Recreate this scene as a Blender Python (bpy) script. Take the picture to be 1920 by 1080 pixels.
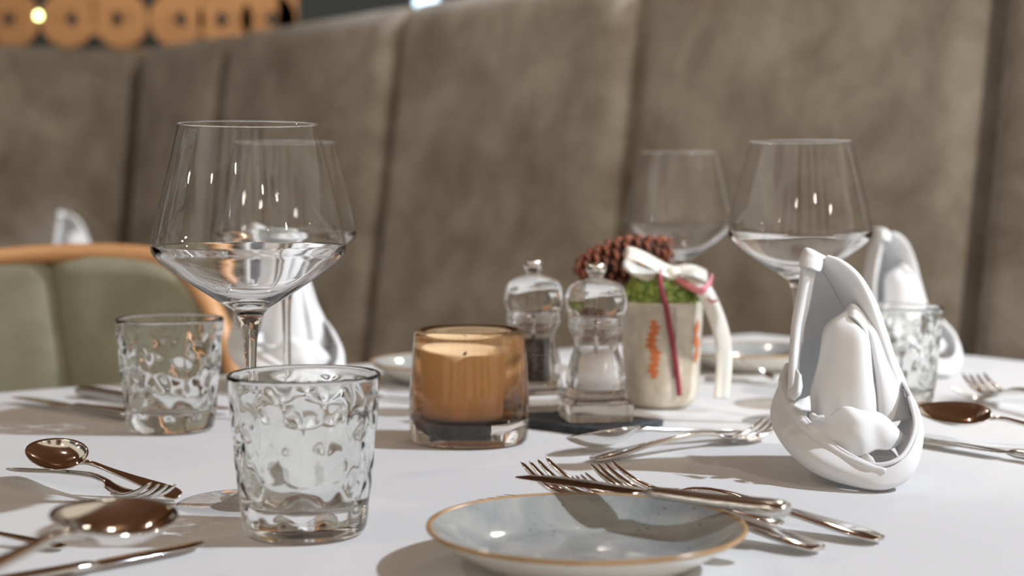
import bpy, bmesh, math, random
from mathutils import Vector, Matrix, noise
PI = math.pi
random.seed(7)
scene = bpy.context.scene
for o in list(bpy.data.objects):
    bpy.data.objects.remove(o)
col = scene.collection

# ------------------------------------------------------------------ camera
T = 0.75                      # height of the cloth on the dining table
CAMH = 0.194                  # camera above the cloth
F = 2900.0                    # focal length in pixels of a 1920 wide frame
PITCH = math.atan(183 / F)
cam_d = bpy.data.cameras.new('camera')
cam_d.sensor_width = 36
cam_d.lens = 36 * F / 1920
cam_d.clip_start = 0.05
cam_d.dof.use_dof = True
cam_d.dof.focus_distance = 0.99
cam_d.dof.aperture_fstop = 5.0
cam_d.dof.aperture_blades = 9
cam = bpy.data.objects.new('camera', cam_d)
col.objects.link(cam)
cam.location = (0, 0, T + CAMH)
cam.rotation_euler = (PI / 2 - PITCH, 0, 0)
scene.camera = cam

# ------------------------------------------------------------------ world, exposure
scene.view_settings.view_transform = 'Standard'
scene.view_settings.look = 'None'
scene.view_settings.gamma = 1
scene.view_settings.exposure = 0.13
w = bpy.data.worlds.new('world')
scene.world = w
w.use_nodes = True
bgn = w.node_tree.nodes['Background']
bgn.inputs[0].default_value = (1.0, 0.87, 0.68, 1)
bgn.inputs[1].default_value = 0.66
cy = scene.cycles
cy.use_denoising = True
cy.max_bounces = 32
cy.transmission_bounces = 28
cy.glossy_bounces = 8
cy.diffuse_bounces = 4
cy.transparent_max_bounces = 16
cy.caustics_reflective = True
cy.caustics_refractive = True
cy.blur_glossy = 0.0
cy.sample_clamp_indirect = 60


def spot_lamp(name, loc, target, energy, radius, colour, angle=70, caustic=False):
    d = bpy.data.lights.new(name, 'SPOT')
    d.energy = energy
    d.shadow_soft_size = radius
    d.color = colour
    d.spot_size = math.radians(angle)
    d.spot_blend = 0.4
    if caustic:
        d.cycles.is_caustics_light = True
    o = bpy.data.objects.new(name, d)
    col.objects.link(o)
    o.location = loc
    o.rotation_euler = (Vector(target) - Vector(loc)).to_track_quat('-Z', 'Y').to_euler()
    return o


WARM = (1.0, 0.88, 0.72)
spot_lamp('ceiling_or_fill_spot', (3.2, 0.62, 3.6), (0.1, 1.3, 0.9), 740, 0.065, (0.80, 0.88, 1.0), 100, True)
for sx, sy, tx, ty, e in ((-1.5, 0.3, -0.2, 1.2, 16), (0.3, 2.2, 0.1, 3.6, 22), (0.75, 3.3, 0.3, 1.6, 20),
                          (1.7, -0.8, 0.95, 2.5, 0), (-2.3, 2.6, -0.6, 4.0, 5)):
    spot_lamp('ceiling_or_fill_spot', (sx, sy, 2.52), (tx, ty, 0.9), e, 0.03, WARM, 90) if e else spot_lamp('ceiling_or_fill_spot', (sx, sy, 2.52), (tx, ty, 1.35), 200, 0.045, (1.0, 0.94, 0.84), 62)  # zero-energy entry: added fill lamp that brightens the right booth back
spot_lamp('ceiling_or_fill_spot', (-1.2, 4.85, 2.55), (-1.2, 5.6, 1.65), 42, 0.05, (1.0, 0.88, 0.72), 110)  # fill lamp added behind the booth to brighten the carved screen


# small unshaded bulbs hanging around the room; they sparkle in the glass
for bx_, by_, bz_ in ((-1.6, -0.6, 1.9), (-2.3, 0.6, 1.7), (-0.5, -1.2, 2.1), (0.9, -1.0, 2.0), (1.7, -0.3, 1.75), (2.2, 1.4, 2.2),
                      (-1.9, 1.7, 2.3), (-2.2, 0.2, 1.45), (-2.25, 0.35, 1.35), (-2.1, 0.1, 1.25), (0.1, 2.4, 2.45), (-1.0, 2.6, 2.45)):
    pd = bpy.data.lights.new('hanging_bulb', 'POINT')
    pd.energy = 2.6
    pd.shadow_soft_size = 0.022
    pd.color = (1.0, 0.9, 0.78)
    pb = bpy.data.objects.new('hanging_bulb', pd)
    col.objects.link(pb)
    pb.location = (bx_, by_, bz_)


# ------------------------------------------------------------------ projection helpers
def ray(px, py):
    v = Vector(((px - 960) / F, -(py - 540) / F, -1.0))
    return cam.rotation_euler.to_matrix() @ v


def at_z(px, py, z=0.0):
    """point at height z above the cloth seen at a pixel"""
    r = ray(px, py)
    t = (z - CAMH) / r.z
    return Vector((r.x * t, r.y * t, T + z))


def at_y(px, py, Y):
    r = ray(px, py)
    t = Y / r.y
    return Vector((r.x * t, Y, T + CAMH + r.z * t))


# ------------------------------------------------------------------ materials
def new_mat(name):
    m = bpy.data.materials.new(name)
    m.use_nodes = True
    nt = m.node_tree
    b = nt.nodes['Principled BSDF']
    return m, nt, b


def node(nt, kind, **kw):
    n = nt.nodes.new(kind)
    for k, v in kw.items():
        setattr(n, k, v)
    return n


def coords(nt, which='Object', scale=(1, 1, 1)):
    tc = node(nt, 'ShaderNodeTexCoord')
    mp = node(nt, 'ShaderNodeMapping')
    mp.inputs['Scale'].default_value = scale
    nt.links.new(tc.outputs[which], mp.inputs['Vector'])
    return mp.outputs['Vector']


def ramp(nt, fac, stops):
    r = node(nt, 'ShaderNodeValToRGB')
    cr = r.color_ramp
    while len(cr.elements) < len(stops):
        cr.elements.new(0.5)
    for e, (p, c) in zip(cr.elements, stops):
        e.position = p
        e.color = (*c, 1)
    nt.links.new(fac, r.inputs[0])
    return r.outputs[0]


def noise_tex(nt, vec, scale, detail=4, rough=0.5, dist=0.0):
    n = node(nt, 'ShaderNodeTexNoise')
    n.inputs['Scale'].default_value = scale
    n.inputs['Detail'].default_value = detail
    n.inputs['Roughness'].default_value = rough
    n.inputs['Distortion'].default_value = dist
    if vec is not None:
        nt.links.new(vec, n.inputs['Vector'])
    return n.outputs['Fac']


def bump(nt, b, h, strength, dist):
    bp = node(nt, 'ShaderNodeBump')
    bp.inputs['Strength'].default_value = strength
    bp.inputs['Distance'].default_value = dist
    nt.links.new(h, bp.inputs['Height'])
    nt.links.new(bp.outputs[0], b.inputs['Normal'])


def m_glass(name, colour=(1, 1, 1), rough=0.0, ior=1.5, clear=0.0):
    m = bpy.data.materials.new(name)
    m.use_nodes = True
    nt = m.node_tree
    nt.nodes.clear()
    g = node(nt, 'ShaderNodeBsdfGlass')
    g.inputs['Color'].default_value = (*colour, 1)
    g.inputs['Roughness'].default_value = rough
    g.inputs['IOR'].default_value = ior
    o = node(nt, 'ShaderNodeOutputMaterial')
    if clear:
        t_ = node(nt, 'ShaderNodeBsdfTransparent')
        t_.inputs['Color'].default_value = (*colour, 1)
        x_ = node(nt, 'ShaderNodeMixShader')
        x_.inputs[0].default_value = clear
        nt.links.new(g.outputs[0], x_.inputs[1])
        nt.links.new(t_.outputs[0], x_.inputs[2])
        nt.links.new(x_.outputs[0], o.inputs[0])
    else:
        nt.links.new(g.outputs[0], o.inputs[0])
    return m


def m_thin_glass(name):
    # a wall too thin to bend light: clear, with a Fresnel reflection
    m = bpy.data.materials.new(name)
    m.use_nodes = True
    nt = m.node_tree
    nt.nodes.clear()
    fr = node(nt, 'ShaderNodeFresnel')
    fr.inputs['IOR'].default_value = 1.5
    gl = node(nt, 'ShaderNodeBsdfGlossy')
    gl.inputs['Roughness'].default_value = 0.0
    tr = node(nt, 'ShaderNodeBsdfTransparent')
    tr.inputs['Color'].default_value = (0.995, 0.997, 0.996, 1)
    # back faces seen from inside the wall use the same clear pane
    geo = node(nt, 'ShaderNodeNewGeometry')
    mul = node(nt, 'ShaderNodeMath', operation='SUBTRACT')
    mul.inputs[0].default_value = 1.0
    nt.links.new(geo.outputs['Backfacing'], mul.inputs[1])
    m2 = node(nt, 'ShaderNodeMath', operation='MULTIPLY')
    nt.links.new(fr.outputs[0], m2.inputs[0])
    nt.links.new(mul.outputs[0], m2.inputs[1])
    m3 = node(nt, 'ShaderNodeMath', operation='MULTIPLY')
    nt.links.new(m2.outputs[0], m3.inputs[0])
    m3.inputs[1].default_value = 1.35
    mx = node(nt, 'ShaderNodeMixShader')
    nt.links.new(m3.outputs[0], mx.inputs[0])
    nt.links.new(tr.outputs[0], mx.inputs[1])
    nt.links.new(gl.outputs[0], mx.inputs[2])
    o = node(nt, 'ShaderNodeOutputMaterial')
    nt.links.new(mx.outputs[0], o.inputs[0])
    return m


def m_simple(name, colour, rough=0.5, metal=0.0, spec=0.5, coat=0.0):
    m, nt, b = new_mat(name)
    b.inputs['Base Color'].default_value = (*colour, 1)
    b.inputs['Roughness'].default_value = rough
    b.inputs['Metallic'].default_value = metal
    b.inputs['Specular IOR Level'].default_value = spec
    b.inputs['Coat Weight'].default_value = coat
    vec = coords(nt)
    h = noise_tex(nt, vec, 60, 3)
    bump(nt, b, h, 0.04, 0.001)
    return m


def m_suede(name, dark, light):
    m, nt, b = new_mat(name)
    vec = coords(nt)
    n1 = noise_tex(nt, vec, 7.5, 7, 0.66, 0.3)
    c = ramp(nt, n1, [(0.34, dark), (0.66, light)])
    nt.links.new(c, b.inputs['Base Color'])
    b.inputs['Roughness'].default_value = 0.95
    b.inputs['Specular IOR Level'].default_value = 0.15
    b.inputs['Sheen Weight'].default_value = 0.25
    b.inputs['Sheen Roughness'].default_value = 0.5
    n2 = noise_tex(nt, vec, 240, 3)
    bump(nt, b, n2, 0.25, 0.002)
    return m


def m_cloth(name, colour, weave=1400, bumpy=0.25):
    m, nt, b = new_mat(name)
    vec = coords(nt)
    wv = node(nt, 'ShaderNodeTexWave', wave_type='BANDS', bands_direction='X')
    wv.inputs['Scale'].default_value = weave / 6.283 * 2.0
    nt.links.new(vec, wv.inputs['Vector'])
    wv2 = node(nt, 'ShaderNodeTexWave', wave_type='BANDS', bands_direction='Y')
    wv2.inputs['Scale'].default_value = weave / 6.283 * 2.0
    nt.links.new(vec, wv2.inputs['Vector'])
    mx = node(nt, 'ShaderNodeMath', operation='ADD')
    nt.links.new(wv.outputs['Fac'], mx.inputs[0])
    nt.links.new(wv2.outputs['Fac'], mx.inputs[1])
    n = noise_tex(nt, vec, 90, 4)
    mx2 = node(nt, 'ShaderNodeMath', operation='ADD')
    nt.links.new(mx.outputs[0], mx2.inputs[0])
    nt.links.new(n, mx2.inputs[1])
    b.inputs['Base Color'].default_value = (*colour, 1)
    b.inputs['Roughness'].default_value = 0.9
    b.inputs['Specular IOR Level'].default_value = 0.08
    b.inputs['Sheen Weight'].default_value = 0.1
    bump(nt, b, mx2.outputs[0], bumpy, 0.0004)
    return m


def m_wood(name, dark, light, rough=0.5, scale=(1, 12, 12)):
    m, nt, b = new_mat(name)
    vec = coords(nt, 'Object', scale)
    n1 = noise_tex(nt, vec, 3.0, 8, 0.6, 1.2)
    c = ramp(nt, n1, [(0.3, dark), (0.7, light)])
    nt.links.new(c, b.inputs['Base Color'])
    b.inputs['Roughness'].default_value = rough
    bump(nt, b, n1, 0.15, 0.002)
    return m


def m_emit(name, colour, strength):
    m, nt, b = new_mat(name)
    b.inputs['Base Color'].default_value = (0.8, 0.8, 0.8, 1)
    b.inputs['Emission Color'].default_value = (*colour, 1)
    b.inputs['Emission Strength'].default_value = strength
    return m


M = {}
M['glass'] = m_glass('clear_glass', (1, 1, 1))
M['thin'] = m_thin_glass('thin_clear_glass')
M['tumbler'] = m_glass('tumbler_glass', (0.99, 0.998, 0.995), 0.0, 1.5)
M['acrylic'] = m_glass('acrylic', (0.99, 0.99, 0.99), 0.0, 1.49, 0.1)
M['amber'] = m_glass('amber_tint_glass', (0.82, 0.63, 0.44), 0.0, 1.3, 0.2)
_nt = M['amber'].node_tree
_sep = node(_nt, 'ShaderNodeSeparateXYZ')
_nt.links.new(node(_nt, 'ShaderNodeTexCoord').outputs['Object'], _sep.inputs[0])
_mr = node(_nt, 'ShaderNodeMapRange')
_mr.inputs['From Min'].default_value = 0.015
_mr.inputs['From Max'].default_value = 0.075
_nt.links.new(_sep.outputs['Z'], _mr.inputs['Value'])
# the cup is dyed: smoke grey at its foot, amber brown above
_c = ramp(_nt, _mr.outputs[0], [(0.0, (0.22, 0.19, 0.17)), (0.16, (0.76, 0.55, 0.36)), (1.0, (0.88, 0.68, 0.47))])
for _n in _nt.nodes:
    if _n.type in ('BSDF_GLASS', 'BSDF_TRANSPARENT'):
        _nt.links.new(_c, _n.inputs['Color'])
M['holder'] = m_glass('candle_holder_glass', (0.96, 0.93, 0.90), 0.0, 1.5, 0.0)
M['cloth'] = m_cloth('table_linen', (0.66, 0.66, 0.66))
M['napkin'] = m_cloth('napkin_linen', (0.76, 0.765, 0.775), 9000, 0.12)
M['suede'] = m_suede('grey_brown_suede', (0.215, 0.178, 0.138), (0.39, 0.357, 0.30))
M['suede_green'] = m_suede('grey_green_suede', (0.22, 0.21, 0.145), (0.33, 0.315, 0.235))
M['steel'] = m_simple('polished_steel', (0.74, 0.72, 0.69), 0.09, 1.0)
M['steel_satin'] = m_simple('worn_steel', (0.62, 0.60, 0.57), 0.2, 1.0)
M['wood_rim'] = m_wood('orange_wood', (0.50, 0.24, 0.10), (0.66, 0.36, 0.17), 0.4)
M['wood_dark'] = m_wood('brown_wood', (0.12, 0.045, 0.016), (0.24, 0.095, 0.04), 0.5)
M['ceiling'] = m_wood('brown_ceiling_boards', (0.20, 0.085, 0.038), (0.34, 0.16, 0.075), 0.5)
M['lattice'] = m_wood('lattice_wood', (0.40, 0.20, 0.085), (0.55, 0.29, 0.13), 0.6)
M['wax'] = m_simple('candle_wax', (1.0, 0.93, 0.80), 0.45)
M['wax'].node_tree.nodes['Principled BSDF'].inputs['Subsurface Weight'].default_value = 0.3
M['wax'].node_tree.nodes['Principled BSDF'].inputs['Subsurface Radius'].default_value = (0.02, 0.01, 0.005)
M['salt'] = m_simple('salt', (0.97, 0.97, 0.97), 0.7)
M['satin'] = m_simple('cream_satin', (0.84, 0.81, 0.73), 0.3, 0.0, 0.6)
M['satin'].node_tree.nodes['Principled BSDF'].inputs['Sheen Weight'].default_value = 0.3
M['red_ribbon'] = m_simple('wine_red_ribbon', (0.30, 0.035, 0.06), 0.45)
M['pink_ribbon'] = m_simple('pink_ribbon', (0.72, 0.22, 0.24), 0.4)
M['mush'] = m_simple('marshmallow_white', (0.86, 0.83, 0.76), 0.5)
M['wall_dark'] = m_simple('dark_slate_paint', (0.075, 0.092, 0.10), 0.8)
M['bulb_green'] = m_emit('lit_bulb_yellow_green', (0.85, 0.95, 0.35), 9.0)
M['bulb_blue'] = m_emit('lit_bulb_blue', (0.55, 0.78, 0.95), 3.0)

# plate glaze: mottled blue-grey with dark specks
m, nt, b = new_mat('plate_glaze')
vec = coords(nt)
n1 = noise_tex(nt, vec, 22, 6, 0.6, 0.6)
c1 = ramp(nt, n1, [(0.32, (0.25, 0.27, 0.285)), (0.5, (0.34, 0.36, 0.355)), (0.68, (0.45, 0.45, 0.42))])
vo = node(nt, 'ShaderNodeTexVoronoi')
vo.inputs['Scale'].default_value = 190
nt.links.new(vec, vo.inputs['Vector'])
sp = ramp(nt, vo.outputs['Distance'], [(0.10, (0.25, 0.25, 0.25)), (0.20, (1, 1, 1))])
n3 = noise_tex(nt, vec, 60, 2)
gate = ramp(nt, n3, [(0.52, (1, 1, 1)), (0.60, (0, 0, 0))])
mm = node(nt, 'ShaderNodeMix', data_type='RGBA', blend_type='MIX')
nt.links.new(gate, mm.inputs[0]); nt.links.new(sp, mm.inputs[6]); mm.inputs[7].default_value = (1, 1, 1, 1)
mu = node(nt, 'ShaderNodeMix', data_type='RGBA', blend_type='MULTIPLY')
mu.inputs[0].default_value = 1.0
nt.links.new(c1, mu.inputs[6]); nt.links.new(mm.outputs[2], mu.inputs[7])
nt.links.new(mu.outputs[2], b.inputs['Base Color'])
b.inputs['Roughness'].default_value = 0.12
b.inputs['Coat Weight'].default_value = 0.6
b.inputs['Coat Roughness'].default_value = 0.05
nb = noise_tex(nt, vec, 70, 3)
bump(nt, b, nb, 0.15, 0.002)
M['glaze'] = m
m, nt, b = new_mat('plate_edge_brown')
n1 = noise_tex(nt, coords(nt), 40, 4)
nt.links.new(ramp(nt, n1, [(0.3, (0.30, 0.15, 0.045)), (0.7, (0.52, 0.33, 0.15))]), b.inputs['Base Color'])
b.inputs['Roughness'].default_value = 0.2
M['edge'] = m
M['plate_under'] = m_simple('plate_underside_cream', (0.78, 0.75, 0.68), 0.2)
# pot ceramic with clay coloured brush marks
m, nt, b = new_mat('pot_ceramic')
vec = coords(nt)
n1 = noise_tex(nt, vec, 30, 5, 0.6, 0.8)
nt.links.new(ramp(nt, n1, [(0.3, (0.46, 0.41, 0.33)), (0.7, (0.78, 0.72, 0.61))]), b.inputs['Base Color'])
b.inputs['Roughness'].default_value = 0.4
M['pot'] = m
M['pot_mark'] = m_simple('orange_brush_paint', (0.66, 0.19, 0.06), 0.5)
M['pot_line'] = m_simple('grey_brush_line', (0.22, 0.19, 0.15), 0.5)
# slate
m, nt, b = new_mat('slate')
n1 = noise_tex(nt, coords(nt), 70, 6, 0.7, 0.5)
nt.links.new(ramp(nt, n1, [(0.3, (0.012, 0.015, 0.02)), (0.75, (0.06, 0.07, 0.085))]), b.inputs['Base Color'])
b.inputs['Roughness'].default_value = 0.55
bump(nt, b, n1, 0.8, 0.003)
M['slate'] = m
# pine cone
m, nt, b = new_mat('cone_scales')
n1 = noise_tex(nt, coords(nt), 120, 3)
nt.links.new(ramp(nt, n1, [(0.3, (0.07, 0.02, 0.010)), (0.7, (0.36, 0.10, 0.045))]), b.inputs['Base Color'])
b.inputs['Roughness'].default_value = 0.6
M['cone'] = m
M['cone_core'] = m_simple('cone_core', (0.035, 0.012, 0.007), 0.8)
m, nt, b = new_mat('moss_green')
n1 = noise_tex(nt, coords(nt), 150, 3)
nt.links.new(ramp(nt, n1, [(0.3, (0.10, 0.15, 0.02)), (0.55, (0.26, 0.34, 0.07)), (0.75, (0.52, 0.52, 0.18))]), b.inputs['Base Color'])
b.inputs['Roughness'].default_value = 0.8
M['moss'] = m
m, nt, b = new_mat('peppercorns')
vo = node(nt, 'ShaderNodeTexVoronoi')
vo.inputs['Scale'].default_value = 260
nt.links.new(coords(nt), vo.inputs['Vector'])
nt.links.new(ramp(nt, vo.outputs['Distance'], [(0.1, (0.10, 0.06, 0.045)), (0.6, (0.015, 0.01, 0.008))]), b.inputs['Base Color'])
b.inputs['Roughness'].default_value = 0.7
M['pepper'] = m
# floor
M['floor'] = m_wood('floor_planks', (0.10, 0.06, 0.035), (0.19, 0.12, 0.07), 0.5, (1, 8, 8))


# ------------------------------------------------------------------ mesh helpers
def link_mesh(name, verts, faces, mat, parent=None, smooth=True, mats=None, midx=None):
    me = bpy.data.meshes.new(name)
    me.from_pydata([tuple(v) for v in verts], [], faces)
    me.update()
    bm = bmesh.new()
    bm.from_mesh(me)
    bmesh.ops.recalc_face_normals(bm, faces=bm.faces)
    bm.to_mesh(me)
    bm.free()
    if mats:
        for mm_ in mats:
            me.materials.append(mm_)
        if midx:
            for p, i in zip(me.polygons, midx):
                p.material_index = i
    else:
        me.materials.append(mat)
    if smooth:
        for p in me.polygons:
            p.use_smooth = True
    o = bpy.data.objects.new(name, me)
    col.objects.link(o)
    if parent:
        o.parent = parent
    return o


class MB:
    def __init__(s):
        s.v = []; s.f = []; s.m = []

    def add(s, v, f, m=0):
        n = len(s.v)
        s.v += [Vector(p) for p in v]
        s.f += [tuple(i + n for i in q) for q in f]
        s.m += [m] * len(f)

    def build(s, name, mat, parent=None, smooth=True, mats=None):
        return link_mesh(name, s.v, s.f, mat, parent, smooth, mats, s.m if mats else None)


def lathe(profile, seg=64, close_ends=True, mod=None, matidx=None):
    """profile: list of (r,z); returns verts, faces, face material list"""
    v = []; f = []; mi = []
    rings = []
    for i, (r, z) in enumerate(profile):
        if r < 1e-6:
            rings.append([len(v)])
            v.append((0, 0, z))
        else:
            idx = []
            for k in range(seg):
                a = 2 * PI * k / seg
                rr, zz = (mod(r, z, a, i) if mod else (r, z))
                idx.append(len(v))
                v.append((rr * math.cos(a), rr * math.sin(a), zz))
            rings.append(idx)
    for i in range(len(rings) - 1):
        A, B = rings[i], rings[i + 1]
        for k in range(seg):
            k2 = (k + 1) % seg
            if len(A) == 1 and len(B) == 1:
                break
            if len(A) == 1:
                f.append((A[0], B[k], B[k2]))
            elif len(B) == 1:
                f.append((A[k], B[0], A[k2]))
            else:
                f.append((A[k], B[k], B[k2], A[k2]))
            mi.append(matidx[i] if matidx else 0)
    return v, f, mi


def smooth_profile(pts, n=6):
    """Catmull-Rom through (r,z) points"""
    out = []
    P = [pts[0]] + list(pts) + [pts[-1]]
    for i in range(1, len(P) - 2):
        p0, p1, p2, p3 = P[i - 1], P[i], P[i + 1], P[i + 2]
        for k in range(n):
            t = k / n
            q = []
            for a, b_, c, d in zip(p0, p1, p2, p3):
                q.append(0.5 * ((2 * b_) + (-a + c) * t + (2 * a - 5 * b_ + 4 * c - d) * t * t + (-a + 3 * b_ - 3 * c + d) * t ** 3))
            out.append(tuple(q))
    out.append(tuple(pts[-1]))
    return out


def sweep(stations, k=14, power=2.4, cap=True):
    """stations (x, y, z, halfwidth_y, halfthick_z): superelliptic rings along x"""
    v = []; f = []
    for (x, y, z, hw, ht) in stations:
        for j in range(k):
            a = 2 * PI * j / k
            c, s = math.cos(a), math.sin(a)
            yy = hw * math.copysign(abs(c) ** (2 / power), c)
            zz = ht * math.copysign(abs(s) ** (2 / power), s)
            v.append((x, y + yy, z + zz))
    n = len(stations)
    for i in range(n - 1):
        for j in range(k):
            j2 = (j + 1) % k
            f.append((i * k + j, i * k + j2, (i + 1) * k + j2, (i + 1) * k + j))
    if cap:
        f.append(tuple(range(k - 1, -1, -1)))
        f.append(tuple((n - 1) * k + j for j in range(k)))
    return v, f


def tube(points, radii, k=8):
    v = []; f = []
    pts = [Vector(p) for p in points]
    n = len(pts)
    up = Vector((0.12, 0.2, 1)).normalized()
    for i, p in enumerate(pts):
        d = (pts[min(i + 1, n - 1)] - pts[max(i - 1, 0)]).normalized()
        a = d.cross(up)
        if a.length < 0.01:
            a = d.cross(Vector((1, 0, 0)))
        a.normalize()
        b_ = a.cross(d)
        r = radii[i] if isinstance(radii, (list, tuple)) else radii
        for j in range(k):
            t = 2 * PI * j / k
            v.append(p + a * math.cos(t) * r + b_ * math.sin(t) * r)
    for i in range(n - 1):
        for j in range(k):
            j2 = (j + 1) % k
            f.append((i * k + j, i * k + j2, (i + 1) * k + j2, (i + 1) * k + j))
    f.append(tuple(range(k - 1, -1, -1)))
    f.append(tuple((n - 1) * k + j for j in range(k)))
    return v, f


def box(cx, cy_, cz, sx, sy, sz, rot=None):
    v = []
    for dx in (-1, 1):
        for dy in (-1, 1):
            for dz in (-1, 1):
                p = Vector((dx * sx / 2, dy * sy / 2, dz * sz / 2))
                if rot:
                    p = rot @ p
                v.append(p + Vector((cx, cy_, cz)))
    f = [(0, 1, 3, 2), (4, 6, 7, 5), (0, 4, 5, 1), (2, 3, 7, 6), (0, 2, 6, 4), (1, 5, 7, 3)]
    return v, f


def cr(p0, p1, p2, p3, t):
    return 0.5 * ((2 * p1) + (-p0 + p2) * t + (2 * p0 - 5 * p1 + 4 * p2 - p3) * t * t + (-p0 + 3 * p1 - 3 * p2 + p3) * t ** 3)


def spline(pts, n):
    P = [Vector(p) for p in pts]
    P = [P[0] * 2 - P[1]] + P + [P[-1] * 2 - P[-2]]
    m_ = len(P) - 3
    out = []
    for i in range(n):
        t = i / (n - 1) * m_
        s = min(int(t), m_ - 1)
        out.append(cr(P[s], P[s + 1], P[s + 2], P[s + 3], t - s))
    return out


def sheet(grid, nu=28, nv=28, thick=0.0012, wob=0.0):
    """thick smooth sheet through a grid of control points (rows of equal length)"""
    rows = [spline(r, nu) for r in grid]
    cols_ = [spline([r[i] for r in rows], nv) for i in range(nu)]
    P = [[cols_[i][j] for i in range(nu)] for j in range(nv)]
    N = [[None] * nu for _ in range(nv)]
    for j in range(nv):
        for i in range(nu):
            du = P[j][min(i + 1, nu - 1)] - P[j][max(i - 1, 0)]
            dv = P[min(j + 1, nv - 1)][i] - P[max(j - 1, 0)][i]
            n_ = du.cross(dv)
            N[j][i] = n_.normalized() if n_.length > 1e-12 else (N[j][i - 1] if i and N[j][i - 1] else Vector((0, -1, 0)))
    if wob:
        for j in range(nv):
            for i in range(nu):
                P[j][i] = P[j][i] + N[j][i] * wob * noise.noise(P[j][i] * 45)
    v = []
    for sgn in (0.5, -0.5):
        for j in range(nv):
            for i in range(nu):
                v.append(P[j][i] + N[j][i] * sgn * thick)
    o = nu * nv
    f = []
    for j in range(nv - 1):
        for i in range(nu - 1):
            a = j * nu + i
            f.append((a, a + 1, a + nu + 1, a + nu))
            f.append((o + a, o + a + nu, o + a + nu + 1, o + a + 1))
    for i in range(nu - 1):
        f.append((i, o + i, o + i + 1, i + 1))
        a = (nv - 1) * nu + i
        f.append((a, a + 1, o + a + 1, o + a))
    for j in range(nv - 1):
        a = j * nu
        f.append((a, a + nu, o + a + nu, o + a))
        a = j * nu + nu - 1
        f.append((a, o + a, o + a + nu, a + nu))
    return v, f


def tag(o, label=None, cat=None, group=None, kind=None):
    if label: o['label'] = label
    if cat: o['category'] = cat
    if group: o['group'] = group
    if kind: o['kind'] = kind
    return o


def empty(name, loc=(0, 0, 0), rz=0.0):
    o = bpy.data.objects.new(name, None)
    o.empty_display_size = 0.05
    col.objects.link(o)
    o.location = loc
    o.rotation_euler = (0, 0, rz)
    return o


def copy_tree(o, parent=None):
    c = o.copy()
    col.objects.link(c)
    c.parent = parent
    for ch in list(o.children):
        copy_tree(ch, c)
    return c


def subsurf(o, lv=1):
    md = o.modifiers.new('smooth', 'SUBSURF')
    md.levels = lv
    md.render_levels = lv
    return o


def bevel(o, w_, seg=3):
    md = o.modifiers.new('bevel', 'BEVEL')
    md.width = w_
    md.segments = seg
    md.limit_method = 'ANGLE'
    return o


# ================================================================== SETTING
def slab(name, cx, cy_, cz, sx, sy, sz, mat):
    v, f = box(0, 0, 0, sx, sy, sz)
    o = link_mesh(name, v, f, mat, None, False)
    o.location = (cx, cy_, cz)
    tag(o, kind='structure')
    return o


slab('floor', 0, 2.4, -0.05, 8.4, 9.2, 0.1, M['floor'])
slab('ceiling', -0.7, 3.05, 2.66, 4.6, 7.9, 0.1, M['ceiling'])
for k, px_ in enumerate((-1.9, -1.05, -0.35, 0.55, 1.35, 2.2)):
    slab('streak_pillar_%d' % (k + 1), px_, -1.6, 1.3, (0.35, 0.22, 0.3, 0.25, 0.4, 0.3)[k], 0.25, 2.6, M['wood_dark'])  # unseen pillars behind the camera, added to streak the glass reflections
slab('wall_back', 0, 7.05, 1.305, 8.4, 0.1, 2.61, M['wall_dark'])
slab('wall_left', -4.25, 2.4, 1.305, 0.1, 9.2, 2.61, M['wall_dark'])

# ================================================================== DINING TABLE AND CLOTH
C0 = Vector((0.33, 2.09, 0))
U = Vector((0.6, -0.8, 0))
Wd = Vector((-0.8, -0.6, 0))
LU, LW = 1.46, 1.40
TC = C0 + U * LU / 2 + Wd * LW / 2
ANG = math.atan2(U.y, U.x)
table = empty('dining_table', (TC.x, TC.y, 0), ANG)
tag(table, 'dining table hidden under the white linen cloth with the place settings', 'table')
v, f = box(0, 0, T - 0.022, LU - 0.01, LW - 0.01, 0.032)
bevel(link_mesh('table_top', v, f, M['wood_dark'], table, False), 0.004)
for sx in (-1, 1):
    for sy in (-1, 1):
        v, f = box(sx * (LU / 2 - 0.08), sy * (LW / 2 - 0.08), (T - 0.04) / 2, 0.06, 0.06, T - 0.04)
        link_mesh('leg', v, f, M['wood_dark'], table, False)


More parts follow.
